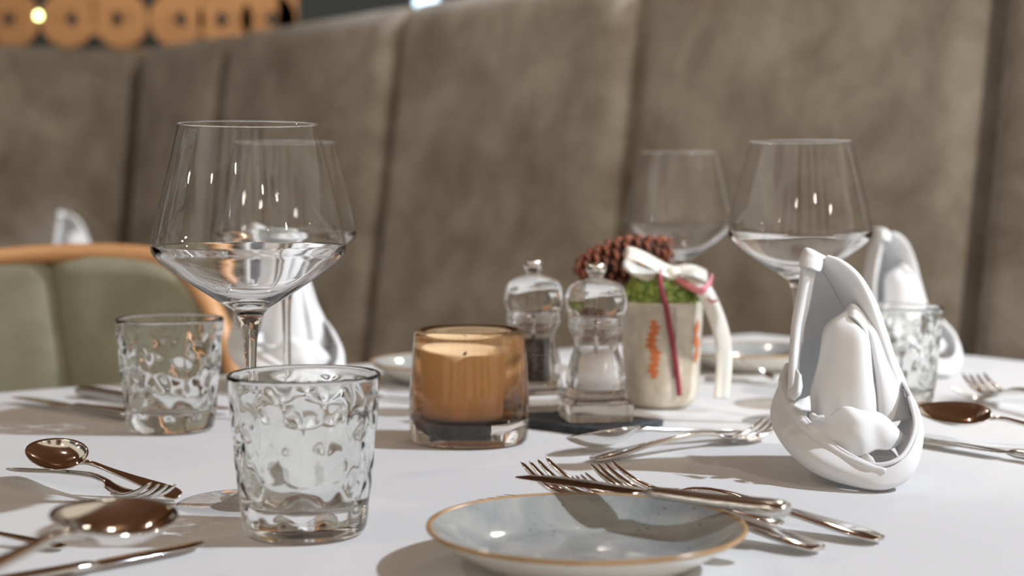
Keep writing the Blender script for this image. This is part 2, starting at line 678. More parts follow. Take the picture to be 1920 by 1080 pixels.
def tablecloth(name, lu, lw, drop, tc, ang, seed):
    v = []; f = []
    n = 150
    ext_u, ext_w = lu / 2 + drop, lw / 2 + drop
    step_u = 2 * ext_u / n
    step_w = 2 * ext_w / n
    for j in range(n + 1):
        for i in range(n + 1):
            a = -ext_u + i * step_u
            c = -ext_w + j * step_w
            ou = max(0, abs(a) - lu / 2)
            ow = max(0, abs(c) - lw / 2)
            x = math.copysign(min(abs(a), lu / 2), a)
            y = math.copysign(min(abs(c), lw / 2), c)
            d = max(ou, ow)
            fold = 0.010 * math.sin(a * 31 + seed) + 0.008 * math.sin(c * 27 + 2 * seed) + 0.006 * math.sin((a + c) * 55)
            k = min(1, d / 0.10)
            if ou > 0 or ow > 0:
                if ou > 0:
                    x += math.copysign((0.006 + 0.012 * k + fold * k + 0.03 * k * (d / drop)) * (1 if ou >= ow else ou / max(ow, 1e-6)), a)
                if ow > 0:
                    y += math.copysign((0.006 + 0.012 * k + fold * k + 0.03 * k * (d / drop)) * (1 if ow >= ou else ow / max(ou, 1e-6)), c)
            z = T - d
            if d == 0:
                e = min(lu / 2 - abs(a), lw / 2 - abs(c))
                z += -0.0002 + 0.0009 * max(0, 1 - e / 0.05) * (1 + noise.noise(Vector((a * 9, c * 9, seed))))
                z += 0.00035 * noise.noise(Vector((a * 5, c * 5, seed + 4)))
                # pressed creases of the folded linen
                z += 0.0007 * math.exp(-((a - 0.12) / 0.004) ** 2) + 0.0006 * math.exp(-((c + 0.02) / 0.004) ** 2)
            v.append((x, y, z))
    for j in range(n):
        for i in range(n):
            a = j * (n + 1) + i
            f.append((a, a + 1, a + n + 2, a + n + 1))
    o = link_mesh(name, v, f, M['cloth'])
    o.location = (tc.x, tc.y, 0)
    o.rotation_euler = (0, 0, ang)
    md = o.modifiers.new('thickness', 'SOLIDIFY')
    md.thickness = 0.0012
    md.offset = -1
    return o


cloth = tablecloth('tablecloth', LU, LW, 0.28, TC, ANG, 1.3)
tag(cloth, 'white linen tablecloth spread under all the glasses and cutlery', 'tablecloth')
cloth.cycles.is_caustics_receiver = True

# second table far behind on the left
t2 = Vector((-1.25, 3.16, 0))
tb2 = empty('dining_table', (t2.x, t2.y, 0), ANG)
tag(tb2, 'far dining table behind the low chair back on the left', 'table')
v, f = box(0, 0, T - 0.022, 0.79, 0.79, 0.032)
link_mesh('table_top', v, f, M['wood_dark'], tb2, False)
v, f, _ = lathe([(0, 0), (0.22, 0), (0.22, 0.015), (0.04, 0.03), (0.035, T - 0.04), (0, T - 0.04)], 32)
link_mesh('pedestal', v, f, M['wood_dark'], tb2)
cl2 = tablecloth('tablecloth', 0.80, 0.80, 0.2, t2, ANG, 3.1)
tag(cl2, 'white cloth on the far table behind the chair back on the left', 'tablecloth')

# ================================================================== BOOTH BENCH
booth = empty('booth_bench', (0, 3.0, 0))
tag(booth, 'long booth bench with tall padded grey brown suede back running behind the table', 'bench')
booth_l = empty('booth_bench', (0, 3.0, 0))
tag(booth_l, 'booth bench section at far left behind the chair, turning away from the long one', 'bench')
ZT = T + CAMH + 0.408
plan = [(-2.15, 3.42), (-1.54, 3.70), (-0.945, 3.985), (-0.614, 3.57), (-0.180, 3.02), (0.243, 2.495), (0.650, 1.99), (1.07, 1.47), (1.49, 0.95)]
plan = [(x * 1.15, y * 1.15) for x, y in plan]


def seg_n(i):
    a, b_ = Vector((*plan[i], 0)), Vector((*plan[i + 1], 0))
    d_ = (b_ - a).normalized()
    n_ = Vector((d_.y, -d_.x, 0))
    return -n_ if n_.y > 0 else n_


def mitre(i):
    if i <= 0 or i >= len(plan) - 1:
        return seg_n(min(max(i, 0), len(plan) - 2))
    n1_, n2_ = seg_n(i - 1), seg_n(i)
    return (n1_ + n2_) / (1 + n1_.dot(n2_))
for i in range(len(plan) - 1):
    A = Vector((*plan[i], 0)); B = Vector((*plan[i + 1], 0))
    d = (B - A).normalized()
    nrm = Vector((d.y, -d.x, 0))
    if nrm.y > 0:
        nrm = -nrm
    Wp = (B - A).length
    ns, nz = 40, 26
    grid = []
    v = []; f = []
    for j in range(nz + 1):
        q = j / nz
        z = 0.43 + (ZT - 0.43) * q
        lean = 0.135 * (ZT - z)
        for k in range(ns + 1):
            s = k / ns
            # cluster samples at the edges
            s = 0.5 - 0.5 * math.cos(PI * s)
            e = min(s, 1 - s) * Wp
            if i == 1:
                s *= 0.992
            puff = 0.065 * math.sqrt(max(0, 1 - (1 - min(max(0, e - 0.007) / 0.060, 1)) ** 2))
            puff += 0.006 * math.sin(PI * s)
            if (i == 1 and s > 0.5) or (i == 2 and s < 0.5):
                puff = min(puff, 0.45 * e)   # the two sides of the inner corner meet without crossing
            tp = (ZT - z)
            puff *= min(1.0, 0.35 + 0.65 * (1 - math.exp(-tp / 0.012)))
            wr = 0.0025 * noise.noise(Vector((s * 3 + i * 7, z * 2.2, 0)))
            p = A + d * (s * Wp) + mitre(i).lerp(mitre(i + 1), s) * lean + nrm * (puff + wr * min(1, e / 0.02))
            v.append(Vector((p.x, p.y, z)) - Vector((0, 3, 0)))
    n1 = len(v)
    # rear shell
    for j in (0, 1):
        z = (0.43, ZT)[j]
        for k in (0, 1):
            p = A + d * (k * Wp * (0.992 if i == 1 else 1)) - mitre(i + k) * 0.07
            v.append(Vector((p.x, p.y, z)) - Vector((0, 3, 0)))
    for j in range(nz):
        for k in range(ns):
            a = j * (ns + 1) + k
            f.append((a, a + 1, a + ns + 2, a + ns + 1))
    f.append((n1, n1 + 1, n1 + 3, n1 + 2))
    f.append(tuple([nz * (ns + 1) + k for k in range(ns + 1)] + [n1 + 3, n1 + 2]))
    f.append(tuple([k for k in range(ns, -1, -1)] + [n1, n1 + 1]))
    f.append(tuple([j * (ns + 1) for j in range(nz + 1)] + [n1 + 2, n1]))
    f.append(tuple([j * (ns + 1) + ns for j in range(nz, -1, -1)] + [n1 + 1, n1 + 3]))
    link_mesh('backrest_panel', v, f, M['suede'], booth if i > 1 else booth_l)
for (i0, i1) in ((0, 2), (2, 8)):
    A = Vector((*plan[i0], 0)); B = Vector((*plan[i1], 0))
    d = (B - A).normalized()
    nrm = Vector((d.y, -d.x, 0))
    if nrm.y > 0: nrm = -nrm
    R = Matrix.Rotation(math.atan2(d.y, d.x), 3, 'Z')
    # only the depth that still clears the dining table
    dep = 0.29
    c = (A + B) / 2 + nrm * (0.17 + dep / 2) + d * (-0.45 if i0 == 0 else 0.30)
    v, f = box(c.x, c.y - 3, 0.37, (B - A).length - 0.7, dep, 0.12, R)
    bevel(link_mesh('seat_cushion', v, f, M['suede'], booth if i0 else booth_l, False), 0.03, 4)
    v, f = box(c.x, c.y - 3, 0.155, (B - A).length - 0.72, dep - 0.06, 0.31, R)
    link_mesh('bench_base', v, f, M['wood_dark'], booth if i0 else booth_l, False)

# ================================================================== CHAIR WITH WOODEN RIM (left)
CHY = 1.86
ch = empty('dining_chair', (-0.60, CHY, 0), math.radians(4))
tag(ch, 'low chair with grey green suede back edged in orange wood at left', 'chair')


def chpt(px, py, off=0.0):
    p = at_y(px, py, CHY)
    return Vector((p.x + 0.60, off, p.z))


# outline of the back: top rail and rounded right shoulder, mirrored to the left side
outline_px = [(-30, 484), (60, 478), (160, 474), (250, 475), (320, 485), (368, 514), (402, 560), (428, 610), (446, 660), (458, 710), (466, 760)]
right = [chpt(*p) for p in outline_px]
midx = right[0].x
left = [Vector((2 * midx - p.x, p.y, p.z)) for p in right[::-1]]
out = left[:-1] + right
rail = spline(out, 90)


def curve_y(x):   # the back wraps forward at its ends
    return -0.16 * ((x - midx) / 0.40) ** 2


mb = MB()
ring = []
vv = []; ff = []
n = len(rail)
hh, ww = 0.0115, 0.021
for i, p in enumerate(rail):
    t = (rail[min(i + 1, n - 1)] - rail[max(i - 1, 0)])
    t.y = 0
    t.normalize()
    up = Vector((-t.z, 0, t.x))
    if up.z < 0 and abs(t.x) > 0.5: up = -up
    cy0 = curve_y(p.x)
    for a in range(12):
        an = 2 * PI * a / 12
        c_, s_ = math.cos(an), math.sin(an)
        cc = math.copysign(abs(c_) ** 0.6, c_); ss = math.copysign(abs(s_) ** 0.6, s_)
        vv.append(Vector((p.x, cy0, p.z)) + up * cc * hh + Vector((0, 1, 0)) * ss * ww)
for i in range(n - 1):
    for a in range(12):
        a2 = (a + 1) % 12
        ff.append((i * 12 + a, i * 12 + a2, (i + 1) * 12 + a2, (i + 1) * 12 + a))
ff.append(tuple(range(11, -1, -1))); ff.append(tuple((n - 1) * 12 + a for a in range(12)))
link_mesh('wooden_rim', vv, ff, M['wood_rim'], ch)
# upholstered panels: two halves meeting in a seam
seam_x = chpt(110, 620).x
halves = ((-0.45, seam_x - 0.36), (seam_x - 0.36, seam_x), (seam_x, 0.45))


def rim_z(x):
    best = None
    for i in range(n - 1):
        a, b_ = rail[i], rail[i + 1]
        if (a.x - x) * (b_.x - x) <= 0 and abs(a.x - b_.x) > 1e-9:
            z = a.z + (b_.z - a.z) * (x - a.x) / (b_.x - a.x)
            best = z if best is None else max(best, z)
    return best


xs0, xs1 = rail[0].x, rail[-1].x
for k, (xa, xb) in enumerate(halves):
    xa = max(xa, xs0 + 0.004); xb = min(xb, xs1 - 0.004)
    v = []; f = []
    nx, nz = 30, 20
    slant = -0.028
    for side in (0, 1):
        for j in range(nz + 1):
            q = j / nz
            for i in range(nx + 1):
                s = 0.5 - 0.5 * math.cos(PI * i / nx)
                x = xa + (xb - xa) * s
                zt = (rim_z(x) or 0.8) - 0.004
                z = 0.44 + (zt - 0.44) * q
                # seam leans slightly
                lw_ = min(1, max(0, (0.36 - abs(x - seam_x)) / 0.2))
                xx = x + 0.13 * (0.80 - z) * lw_
                e = min(s, 1 - s) * (xb - xa)
                puff = 0.014 * (1 - math.exp(-(e / 0.012)))
                yb = curve_y(x) - (0.004 + puff if side == 0 else -0.012)
                v.append((xx, yb, z))
    o_ = (nx + 1) * (nz + 1)
    for j in range(nz):
        for i in range(nx):
            a = j * (nx + 1) + i
            f.append((a, a + 1, a + nx + 2, a + nx + 1))
            f.append((o_ + a, o_ + a + nx + 1, o_ + a + nx + 2, o_ + a + 1))
    for j in range(nz):
        a = j * (nx + 1); f.append((a, a + nx + 1, o_ + a + nx + 1, o_ + a))
        a += nx; f.append((a, o_ + a, o_ + a + nx + 1, a + nx + 1))
    for i in range(nx):
        a = i; f.append((a, o_ + a, o_ + a + 1, a + 1))
        a = nz * (nx + 1) + i; f.append((a, a + 1, o_ + a + 1, o_ + a))
    link_mesh('backrest', v, f, M['suede_green'], ch)
v, f = box(0, -0.20, 0.40, 0.56, 0.34, 0.10)
bevel(link_mesh('seat', v, f, M['suede_green'], ch, False), 0.03, 4)
for sx in (-0.22, 0.22):
    for sy in (-0.32, -0.06):
        v, f = tube([(sx, sy, 0.36), (sx * 1.1, sy, 0)], [0.02, 0.013], 10)
        link_mesh('leg', v, f, M['wood_rim'], ch)

# ================================================================== CARVED SCREEN AND LIGHTS BEHIND
LY = 5.6
lx1 = at_y(556, 30, LY).x
zc = at_y(0, 37, LY).z
scr = empty('carved_screen', (-1.1, LY, 0))
tag(scr, 'orange wooden screen cut with round scrolls above the booth at top left', 'screen')
mb = MB()


def ringmesh(cx, cz, ro, ri, th, a0=0, a1=2 * PI, n=40):
    v = []; f = []
    full = abs(a1 - a0 - 2 * PI) < 1e-6
    m_ = n if full else n + 1
    for i in range(m_):
        a = a0 + (a1 - a0) * i / n
        for (r, y) in ((ro, -th), (ro, th), (ri, th), (ri, -th)):
            v.append((cx + r * math.cos(a), y, cz + r * math.sin(a)))
    for i in range(n if full else n):
        A = i * 4; B = ((i + 1) % m_) * 4
        for k in range(4):
            k2 = (k + 1) % 4
            f.append((A + k, A + k2, B + k2, B + k))
    if not full:
        f.append((0, 1, 2, 3)); f.append((n * 4 + 3, n * 4 + 2, n * 4 + 1, n * 4))
    return v, f


sc = LY / F
for row in range(0, 3):
    z = zc + row * 98 * sc
    for k, pxc in enumerate([-155, -60, 32, 136, 234, 338, 428, 508]):
        x = (pxc - 960) * sc * 1.0 + 1.1
        ro = 51 * sc; ri = 0.030 if k % 2 else 0.034
        # open scroll with a curl in the middle
        st = 0.5 * PI if k % 2 else -0.5 * PI
        v, f = ringmesh(x, z, ro, 0.034, 0.011)
        mb.add(v, f)
        v, f = ringmesh(x + (0.010 if k % 2 else -0.010), z, 0.040, 0.020, 0.009, st, st + PI, 20)
        mb.add(v, f)
    v, f = box(-0.35 - 0.55 + 0.0, 0, z + 0.082, 1.9, 0.018, 0.018)
    if row < 2: pass
for pxc, wpx in ((90, 9), (188, 8), (284, 8), (378, 12), (463, 14)):
    pass
# bottom and right stiles, connecting bars between scrolls
v, f = box((lx1 + 1.1) - 0.95, 0, zc - 0.13, 1.9, 0.022, 0.05); mb.add(v, f)
v, f = box((lx1 + 1.1) - 0.03, 0, zc + 0.12, 0.07, 0.022, 0.46); mb.add(v, f)
v, f = box((lx1 + 1.1) - 0.95, 0, zc + 0.36, 1.9, 0.022, 0.06); mb.add(v, f)
for pxc in (-108, -12, 187, 376, 464):
    x = (pxc - 960) * sc + 1.1
    for dz in (0.0, 0.085, 0.17, 0.255):
        v, f = box(x, 0, zc + dz, 0.07, 0.02, 0.11)
        mb.add(v, f)
scrm = mb.build('scroll_panel', M['lattice'], scr, False)
for x in (lx1 + 1.1 - 0.03, lx1 + 1.1 - 1.87):
    v, f = box(x, 0, (zc - 0.15) / 2, 0.05, 0.05, zc - 0.15)
    link_mesh('post', v, f, M['lattice'], scr, False)


def bulb(name, px, py, Y, r, mat, label, cat, group=None):
    p = at_y(px, py, Y)
    root = empty(name, p)
    v, f, _ = lathe(smooth_profile([(0, -r), (r * 0.7, -r * 0.7), (r, 0), (r * 0.7, r * 0.75), (r * 0.4, r * 1.2), (0.0, r * 1.3)], 4), 24)
    link_mesh('bulb', v, f, mat, root)
    v, f, _ = lathe([(0, r * 1.2), (r * 0.5, r * 1.2), (r * 0.5, r * 1.9), (0, r * 1.9)], 20)
    link_mesh('socket', v, f, M['wall_dark'], root)
    v, f = tube([(0, 0, r * 1.8), (0, 0, 2.61 - p.z)], 0.004, 6)
    link_mesh('cord', v, f, M['wall_dark'], root)
    tag(root, label, cat, group)


bulb('pendant_bulb', 72, 30, 5.3, 0.011, M['bulb_green'], 'yellow green glowing bulb, right one of the lit pair at top left', 'light bulb')
bulb('pendant_bulb', 32, 22, 6.0, 0.014, M['bulb_green'], 'yellow green glowing bulb half hidden by the carved screen, left of its pair', 'light bulb')
bulb('pendant_bulb', 18, -8, 6.0, 0.014, M['bulb_green'], 'yellow green glowing bulb cut by the top left picture corner', 'light bulb')
bulb('pendant_lamp', 800, 4, 6.2, 0.05, M['bulb_blue'], 'pale blue glowing lamp just above the booth edge at top centre', 'lamp')


# ================================================================== WINE GLASSES
def wine_glass():
    root = empty('wine_glass')
    outer = smooth_profile([(0.0345, 0.0), (0.045, 0.0003), (0.0455, 0.0012), (0.040, 0.0022), (0.025, 0.0034), (0.012, 0.0056),
                            (0.0055, 0.012), (0.0038, 0.024), (0.0034, 0.05), (0.0034, 0.08), (0.0042, 0.100), (0.0062, 0.112),
                            (0.0100, 0.1195), (0.019, 0.1255), (0.033, 0.1345), (0.047, 0.1445), (0.0555, 0.1515), (0.0588, 0.1565),
                            (0.0586, 0.163), (0.0560, 0.176), (0.0510, 0.198), (0.0458, 0.219), (0.0424, 0.2330)], 5)
    rim = [(0.0421, 0.23365), (0.0417, 0.23365), (0.0414, 0.2330)]
    inner = smooth_profile([(0.0414, 0.2330), (0.0448, 0.219), (0.0500, 0.198), (0.0550, 0.176), (0.0575, 0.163), (0.0575, 0.158),
                            (0.0540, 0.1530), (0.0455, 0.1463), (0.032, 0.1370), (0.018, 0.1290), (0.008, 0.1255), (0.0, 0.1247)], 5)
    prof = [(0, 0.0006), (0.03, 0.0006)] + outer + rim[:2] + inner
    mi = []
    for i in range(len(prof)):
        zm = (prof[i][1] + prof[min(i + 1, len(prof) - 1)][1]) / 2
        mi.append(1 if (0.160 < zm < 0.2322 or zm < 0.0040) else 0)
    v, f, fm = lathe(prof, 112, matidx=mi)
    g = link_mesh('glass_body', v, f, None, root, True, [M['glass'], M['thin']], fm)
    g.cycles.is_caustics_caster = True
    return root


def put_glass(g, cx, ymaxpx, widthpx, label, group=None):
    Y = F * 0.1176 / widthpx
    p = at_y(cx, ymaxpx, Y)
    g.location = (p.x, p.y, T + 0.0008)
    tag(g, label, 'wine glass')
    return g


g0 = wine_glass()
specs = [(467.5, 478, 361, 'large clear wine glass at front left behind the front tumbler'),
         (536, 440, 263, 'second clear wine glass seen through the front left wine glass'),
         (1274, 440, 209, 'farthest clear wine glass, blurred, behind the pine cone pot'),
         (1499, 455, 267, 'clear wine glass behind the tall folded napkin at right')]
for i, s in enumerate(specs):
    g = g0 if i == 0 else copy_tree(g0)
    put_glass(g, *s)


# ================================================================== TUMBLERS
def tumbler():
    root = empty('water_tumbler')
    H = 0.0905
    NC = 10

    def mod(r, z, a, i):
        q = z / H
        if i in skip:
            return r, z
        # lens shaped dimples in a diamond net, the outside only
        uu = a * NC / (2 * PI)
        vv_ = q * 2.7 + 0.12 * math.sin(3 * a)
        A = abs(math.sin(PI * (uu + vv_))); B = abs(math.sin(PI * (uu - vv_)))
        amp = 0.0015 * min(1, max(0, (0.93 - q) / 0.10)) * min(1, max(0, (q - 0.10) / 0.10))
        return r - amp * (A * B) ** 2, z

    outer = []
    nO = 74
    for k in range(nO + 1):
        q = k / nO
        r = 0.0345 + (0.0433 - 0.0345) * (q ** 0.75)
        outer.append((r, 0.003 + (H - 0.0045) * q))
    base = [(0, 0.0008), (0.028, 0.0004), (0.0315, 0.0), (0.0335, 0.0008)]
    rim = [(0.0431, H - 0.0006), (0.0424, H), (0.0417, H - 0.0004), (0.0411, H - 0.0016)]
    inner = []
    for k in range(0, 41):
        q = 1 - k / 40
        r = 0.0306 + (0.0411 - 0.0306) * (q ** 0.75)
        inner.append((r, 0.0185 + (H - 0.0195) * q if k else H - 0.002))
    bot = [(0.0285, 0.0165), (0.024, 0.0150), (0.015, 0.0143), (0, 0.0140)]
    prof = base + outer + rim + inner[1:] + bot
    skip = set(list(range(len(base))) + list(range(len(base) + len(outer), len(prof))))
    v, f, _ = lathe(prof, 168, mod=mod)
    g = link_mesh('glass_body', v, f, M['tumbler'], root)
    g.cycles.is_caustics_caster = True
    return root


t0 = tumbler()
tspecs = [(570, 702, 290, 'short clear faceted tumbler nearest the camera, left of the amber candle', 0.1),
          (318, 598, 202, 'short clear tumbler at left behind the crossed spoon and fork', 0.5),
          (1676, 583, 183, 'short clear tumbler at right directly behind the tall folded napkin', 1.0)]
for i, (cx, yr, wpx, lab, rz) in enumerate(tspecs):
    t = t0 if i == 0 else copy_tree(t0)
    Y = F * 0.0868 / wpx
    p = at_y(cx, yr, Y)
    t.location = (p.x, p.y, T + 0.0008)
    t.rotation_euler = (0, 0, rz)
    tag(t, lab, 'drinking glass')

# ================================================================== CANDLE HOLDER
ch_p = at_y(880, 815, 1.19)
holder = empty('candle_holder', (ch_p.x, ch_p.y, T + 0.0008))
tag(holder, 'smoky amber glass candle holder with thick clear base in the middle', 'candle holder')
outer = smooth_profile([(0.0445, 0.0008), (0.0455, 0.006), (0.0463, 0.014), (0.0465, 0.03), (0.0455, 0.05), (0.0440, 0.068), (0.0425, 0.0835)], 5)
prof = [(0, 0.0006), (0.038, 0.0006), (0.043, 0.0002)] + outer + [(0.0415, 0.0858), (0.0395, 0.0865), (0.0378, 0.0858)]
nout = len(prof)
inner = smooth_profile([(0.0368, 0.084), (0.0378, 0.06), (0.0382, 0.04), (0.0378, 0.025), (0.0365, 0.0185), (0.033, 0.0165), (0.02, 0.016), (0.0, 0.016)], 5)
prof += inner
mi = [0 if i < nout - 1 else 1 for i in range(len(prof))]
v, f, fm = lathe(prof, 96, matidx=mi)
g = link_mesh('glass_cup', v, f, None, holder, True, [M['holder'], M['amber']], fm)
candle = empty('pillar_candle', (ch_p.x - 0.004, ch_p.y, T + 0.0008 + 0.0172))
tag(candle, 'unlit cream pillar candle standing inside the amber glass', 'candle')
v, f, _ = lathe([(0, 0), (0.0255, 0), (0.0265, 0.002), (0.0290, 0.045), (0.0292, 0.0515), (0.0275, 0.0530), (0.0250, 0.0490), (0.015, 0.0455), (0, 0.045)], 64,
                mod=lambda r, z, a, i: (r, z + (0.0022 * math.cos(a - 2.4) if i > 2 else 0)))
link_mesh('wax', v, f, M['wax'], candle)
v, f = tube([(0, 0, 0.044), (0.0005, 0, 0.048), (0.002, 0, 0.051)], 0.0009, 8)
link_mesh('wick', v, f, M['pepper'], candle)

# ================================================================== SLATE AND MILLS
SA = math.radians(48.5)
d2 = Vector((math.cos(SA), math.sin(SA), 0)); d1 = Vector((-math.sin(SA), math.cos(SA), 0))
corner = at_z(1135, 823)
L1, L2 = 0.165, 0.078
sc_c = corner + d1 * L1 / 2 + d2 * L2 / 2
bm = bmesh.new()
per = []
random.seed(3)
nseg = 26


def slate_edge():
    pts = []
    crn = [(-L2 / 2, -L1 / 2), (L2 / 2, -L1 / 2), (L2 / 2, L1 / 2), (-L2 / 2, L1 / 2)]
    for a in range(4):
        p, q = crn[a], crn[(a + 1) % 4]
        for k in range(nseg):
            t = k / nseg
            jx = random.uniform(-0.0009, 0.0009); jy = random.uniform(-0.0009, 0.0009)
            pts.append((p[0] + (q[0] - p[0]) * t + jx, p[1] + (q[1] - p[1]) * t + jy))
    return pts


base_pts = slate_edge()
v = []; f = []
lay = [(0.0, 0.985), (0.0014, 1.0), (0.003, 0.99), (0.0045, 1.0), (0.0058, 0.985)]
for z, s in lay:
    for (x, y) in base_pts:
        v.append((x * s + random.uniform(-0.0004, 0.0004), y * s + random.uniform(-0.0004, 0.0004), z))
n = len(base_pts)
for l in range(len(lay) - 1):
    for k in range(n):
        k2 = (k + 1) % n
        f.append((l * n + k, l * n + k2, (l + 1) * n + k2, (l + 1) * n + k))
f.append(tuple(range(n - 1, -1, -1))); f.append(tuple((len(lay) - 1) * n + k for k in range(n)))
slate = link_mesh('slate_board', v, f, M['slate'], None, False)
slate.location = (sc_c.x, sc_c.y, T + 0.0008)
slate.rotation_euler = (0, 0, SA)
tag(slate, 'small dark grey slate board under the salt and pepper mills', 'board')


def mill(filling_mat, fill_h, slope):
    root = empty('spice_mill')
    # square foot
    mbb = MB()
    rings = []
    prof = [(0.0265, 0.0), (0.0275, 0.0008), (0.0275, 0.014), (0.0255, 0.0175), (0.0235, 0.0185)]
    v = []; f = []
    k = 48
    for (r, z) in prof:
        for j in range(k):
            a = 2 * PI * j / k
            c, s = math.cos(a), math.sin(a)
            pw = 2 / 7.0
            v.append((r * math.copysign(abs(c) ** pw, c), r * math.copysign(abs(s) ** pw, s), z))
    for i in range(len(prof) - 1):
        for j in range(k):
            j2 = (j + 1) % k
            f.append((i * k + j, i * k + j2, (i + 1) * k + j2, (i + 1) * k + j))
    f.append(tuple(range(k - 1, -1, -1))); f.append(tuple((len(prof) - 1) * k + j for j in range(k)))
    ft = link_mesh('base', v, f, M['acrylic'], root, False)
    bevel(ft, 0.0012, 3)
    out_ = smooth_profile([(0.0, 0.0190), (0.0235, 0.0190), (0.0248, 0.0225), (0.0238, 0.0260), (0.0246, 0.029), (0.0244, 0.036), (0.0215, 0.048), (0.0183, 0.0575),
                           (0.0180, 0.0625), (0.0195, 0.068), (0.0225, 0.0735), (0.0236, 0.0770), (0.0226, 0.0795), (0.0232, 0.0815), (0.0222, 0.0832)], 4)
    cav = smooth_profile([(0.0222, 0.0832), (0.0140, 0.0833), (0.0138, 0.080), (0.0150, 0.062), (0.0152, 0.040), (0.0150, 0.026), (0.0135, 0.0236), (0.0, 0.0235)], 4)
    v, f, _ = lathe(out_ + cav[1:], 72)
    link_mesh('body', v, f, M['acrylic'], root)
    hd = smooth_profile([(0.0, 0.0842), (0.0212, 0.0842), (0.0240, 0.0870), (0.0257, 0.0935), (0.0254, 0.1000), (0.0225, 0.1075), (0.0165, 0.1120),
                         (0.0095, 0.1142), (0.0068, 0.1152), (0.0, 0.1153)], 5)
    v, f, _ = lathe(hd, 72)
    link_mesh('head', v, f, M['acrylic'], root)
    kn = smooth_profile([(0.0, 0.1154), (0.0052, 0.1154), (0.0062, 0.1175), (0.0080, 0.1205), (0.0084, 0.1230), (0.0078, 0.1262), (0.0052, 0.1278), (0.0, 0.1280)], 4)
    v, f, _ = lathe(kn, 40)
    link_mesh('knob', v, f, M['steel'], root)
    v, f, _ = lathe([(0, 0.024), (0.0145, 0.0242), (0.0146, fill_h), (0, fill_h + 0.001)], 48,
                    mod=lambda r, z, a, i: (r, z + (slope * math.cos(a) * r / 0.0146 if i >= 2 else 0)))
    link_mesh('filling', v, f, filling_mat, root)
    v, f = tube([(0, 0, fill_h + 0.0005), (0, 0, 0.0838)], 0.0017, 10)
    link_mesh('shaft', v, f, M['steel'], root)
    return root


ms = mill(M['salt'], 0.0505, 0.004)
p = at_y(1117, 780, 1.262)
ms.location = (p.x, p.y, T + 0.0072)
ms.rotation_euler = (0, 0, math.radians(8))
tag(ms, 'clear acrylic mill filled with white salt, standing in front', 'salt mill')
mp_ = mill(M['pepper'], 0.060, 0.001)
p = at_y(1000, 760, 1.322)
mp_.location = (p.x, p.y, T + 0.0072)
mp_.rotation_euler = (0, 0, math.radians(20))
tag(mp_, 'clear acrylic mill filled with dark peppercorns beside the candle', 'pepper mill')

# ================================================================== POT WITH MOSS, CONE AND RIBBON
pp = at_y(1240, 760, 1.385)
planter = empty('decorated_pot', (pp.x, pp.y, T + 0.0008))
tag(planter, 'beige ceramic pot of green moss tied with cream and red ribbon', 'pot')
po = smooth_profile([(0.0, 0.0), (0.022, 0.0), (0.0285, 0.0035), (0.0325, 0.012), (0.0345, 0.03), (0.0358, 0.06), (0.0370, 0.0930)], 6)
prof = po + [(0.0365, 0.0945), (0.0350, 0.0945), (0.0343, 0.092), (0.0335, 0.08), (0.0, 0.078)]
v, f, _ = lathe(prof, 72)
link_mesh('pot', v, f, M['pot'], planter)


def pot_r(z):
    for i in range(len(po) - 1):
        if po[i][1] <= z <= po[i + 1][1]:
            t = (z - po[i][1]) / max(1e-9, po[i + 1][1] - po[i][1])
            return po[i][0] + (po[i + 1][0] - po[i][0]) * t
    return 0.036


def on_pot(ang, z, off=0.0006):
    r = pot_r(z) + off
    return Vector((r * math.cos(ang), r * math.sin(ang), z))


def pot_patch(ang0, z0, z1, wd, wav, seed, off=0.0005, n=26, m_=6):
    v = []; f = []
    for j in range(n + 1):
        q = j / n
        z = z0 + (z1 - z0) * q
        half = wd * math.sqrt(max(0.02, math.sin(PI * q))) * (0.75 + 0.35 * math.sin(q * 19 + seed))
        ac = ang0 + wav * math.sin(q * 9 + seed)
        for i in range(m_ + 1):
            v.append(on_pot(ac + half * (i / m_ - 0.5) * 2, z, off))
    for j in range(n):
        for i in range(m_):
            a = j * (m_ + 1) + i
            f.append((a, a + 1, a + m_ + 2, a + m_ + 1))
    return v, f


mb = MB()
for k in range(4):   # broken brush strokes
    v, f = pot_patch(-PI / 2 - 0.30 + 0.06 * math.sin(k * 2.2), 0.028 + 0.012 * k, 0.044 + 0.012 * k, 0.15, 0.015, k)
    mb.add(v, f)
mb.build('brush_mark', M['pot_mark'], planter)
v, f = pot_patch(-PI / 2 + 0.92, 0.040, 0.080, 0.14, 0.04, 5)
link_mesh('brush_mark', v, f, M['pot_mark'], planter)
for a0, wdt in ((-PI / 2 + 0.22, 0.022), (-PI / 2 + 1.25, 0.03)):
    v, f = pot_patch(a0, 0.012, 0.0925, wdt, 0.01, 2)
    link_mesh('grey_line', v, f, M['pot_line'], planter)
# moss: mound of many small sprigs
random.seed(11)
mb = MB()
v, f, _ = lathe(smooth_profile([(0.0330, 0.0885), (0.0345, 0.0925), (0.0335, 0.104), (0.026, 0.114), (0.012, 0.119), (0, 0.120)], 4), 40)
mb.add(v, f)
for k in range(1500):
    a = random.uniform(0, 2 * PI); q = random.random() ** 0.6
    r = 0.036 * q
    zz = 0.0935 + 0.026 * math.sqrt(max(0, 1 - q * q)) + random.uniform(-0.001, 0.002)
    c = Vector((r * math.cos(a), r * math.sin(a), zz))
    s = random.uniform(0.0012, 0.0027)
    dr = Vector((random.gauss(0, 1), random.gauss(0, 1), random.gauss(0.7, 0.8))).normalized()
    e1 = dr.orthogonal().normalized() * s; e2 = dr.cross(e1).normalized() * s
    mb.add([c + e1, c + e2, c - e1, c - e2, c + dr * s * 1.8, c - dr * s], [(0, 1, 4), (1, 2, 4), (2, 3, 4), (3, 0, 4), (1, 0, 5), (2, 1, 5), (3, 2, 5), (0, 3, 5)])
